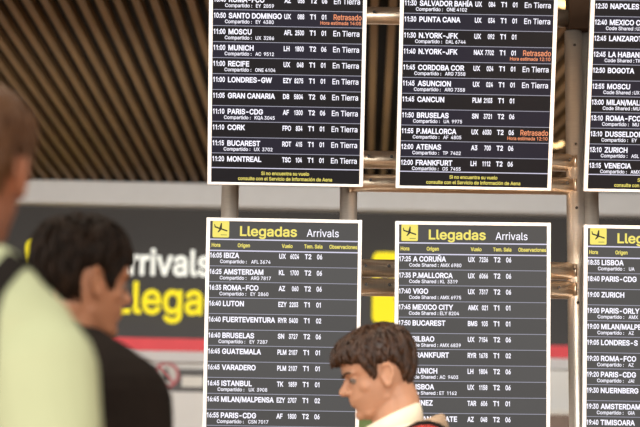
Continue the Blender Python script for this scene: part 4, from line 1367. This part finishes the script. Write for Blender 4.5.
PC.hair(M_hair1, zh, th_c, ext_c, locks=420, seed=3)
PC.face(M_hair1, M_white_eye, M_iris, None)
PC.top('shirt', M_cream, .010, neck=1.51, amp=.003, sleeve_end=5)
jc = PC.top('jacket', M_tan, .024, neck=1.485, bottom=.80, sl=.024, lab='tan jacket')
collar(PC, 'shirt_collar', M_cream, -.016 + .095, .070, .070, 1.474, 1.524, .010, tilt=.62, lab='cream shirt collar')
collar(PC, 'jacket_collar', M_tan, -.030 + .07, .094, .094, 1.447, 1.491, .014, tilt=.7, lab='tan jacket collar')
PC.trousers(M_jeans)
PC.shoes(M_shoe)
bj = bvh_of(jc)
bp = empty('backpack', PC.root.matrix_world.copy())
tag(bp, 'black backpack with red-striped straps on the back of the man in profile', 'backpack')


def over_shoulder(P, y, n=26):
    path = []
    for k in range(n):
        t = math.radians(-40 + 260 * k / (n - 1))
        aim = P.b(-.005, y, 1.36)
        path.append((aim + P.B @ Vector((math.cos(t) * .5, 0, math.sin(t) * .5)), aim))
    return path


for y in (-.145, .145):
    strap('strap', over_shoulder(PC, y), bj, .066, .010, [M_strap, M_redweb], bp, 5 if y > 0 else 1)
bm = bmesh.new()
MB = PC.B @ Matrix.Translation((-.225, 0, PC.zs + .04 - .27))
box(bm, (-.085, -.15, -.27), (.085, .15, .27), M=MB, bev=.06)
link('bag', bm, M_strap, bp, True)
bm = bmesh.new()
box(bm, (-.045, -.153, -.2), (.045, .153, .262), M=MB, bev=.045)
link('side_panel', bm, M_redweb, bp, True)['label'] = 'red panel'
bm = bmesh.new()
box(bm, (-.115, -.11, -.2), (-.08, .11, .02), M=MB, bev=.014)
link('pocket', bm, M_strap, bp, True)

# --- man with black hair facing away to the right
PM = Person('m', 'black-haired man in dark brown jacket seen from behind, facing the boards', at(80, 286, 3.5), math.radians(48), math.radians(36),
            math.radians(4), .03, M_skin2, zs_gap=.184, hs=.95, drop=.012)
PM.body()
zh2 = table([0, 20, 40, 54, 62, 69, 75, 80, 86, 104, 110, 118, 130, 155, 180], [.160, .158, .152, .148, .130, .096, .090, .110, .128, .130, .112, .072, .048, .036, .030])


def th_m(a, u):
    d = abs((math.degrees(a) + 180) % 360 - 180)
    side = np.interp(d, [0, 40, 75, 100, 130, 180], [.004, .005, .005, .006, .009, .009])
    return float(np.interp(u, [0, .35, .7, .9, 1], [.017, .015, side, side * .8, side * .5]))


PM.hair(M_hair2, zh2, th_m, None, locks=380, seed=5)
PM.face(M_hair2, M_white_eye, M_iris, None)
PM.top('jacket', M_darkjkt, .034, neck=1.51, sl=.036)
collar(PM, 'jacket_collar', M_darkjkt, -.022, .070, .074, 1.485, 1.520, .012, tilt=.5)
PM.trousers(M_jeans)
PM.shoes(M_shoe)

# --- man at the left edge, nearest the camera
PF = Person('f', 'brown-haired man in pale yellow-green shirt at left edge, nearest the camera, back turned', at(-24, 178, 2.75), math.radians(56), math.radians(82),
            math.radians(0), .02, M_skin3, zs_gap=.198, hs=.98, drop=.06)
PF.body()
zh3 = table([0, 20, 40, 54, 62, 69, 75, 80, 86, 104, 110, 118, 135, 180], [.165, .162, .155, .150, .125, .096, .092, .112, .130, .132, .112, .082, .056, .044])


def th_f(a, u):
    d = abs((math.degrees(a) + 180) % 360 - 180)
    return float(np.interp(u, [0, .4, .7, .9, 1], [.012, .011, .007, .004, .002]))


PF.hair(M_hair3, zh3, th_f, None, locks=300, seed=9, lock_r=.003)
PF.face(M_hair3, M_white_eye, M_iris, None)
sf = PF.top('shirt', M_shirt, .022, neck=1.50, sl=.026, amp=.005)
collar(PF, 'shirt_collar', M_shirt, -.022, .068, .072, 1.475, 1.510, .014, tilt=.5)
PF.trousers(M_jeans)
PF.shoes(M_shoe)
bs = bvh_of(sf)
sb = empty('shoulder_bag', PF.root.matrix_world.copy())
tag(sb, 'dark bag strap across the back of the pale yellow-green shirt at left edge', 'bag')
path = []
cA = PF.b(-.005, -.02, 1.30)
for k in range(46):
    t = 2 * math.pi * k / 46
    # loop from the right shoulder down to the left hip
    ax = (Vector((0, 0, 1)))
    ax.normalize()
    side = PF.B @ Vector((1, .28, 0)).normalized()
    mid = PF.b(0, .02, 1.26)
    top = PF.b(0, -.126, 1.37)
    low = PF.b(0, -.126, .98)
    f = (1 + math.cos(t)) / 2
    aim = low.lerp(top, f)
    o_ = aim + (ax * math.cos(t) + side * math.sin(t)) * .6
    path.append((o_, aim))
strap('strap', path, bs, .036, .004, [M_strap], sb)
bm = bmesh.new()
hb = PF.b(0, -.345, .90)
box(bm, (-.14, -.045, -.11), (.14, .045, .11), M=Matrix.Translation(hb) @ PF.B, bev=.02)
link('bag', bm, M_strap, sb, True)

COL.children.unlink(TMPC)
bpy.data.collections.remove(TMPC)
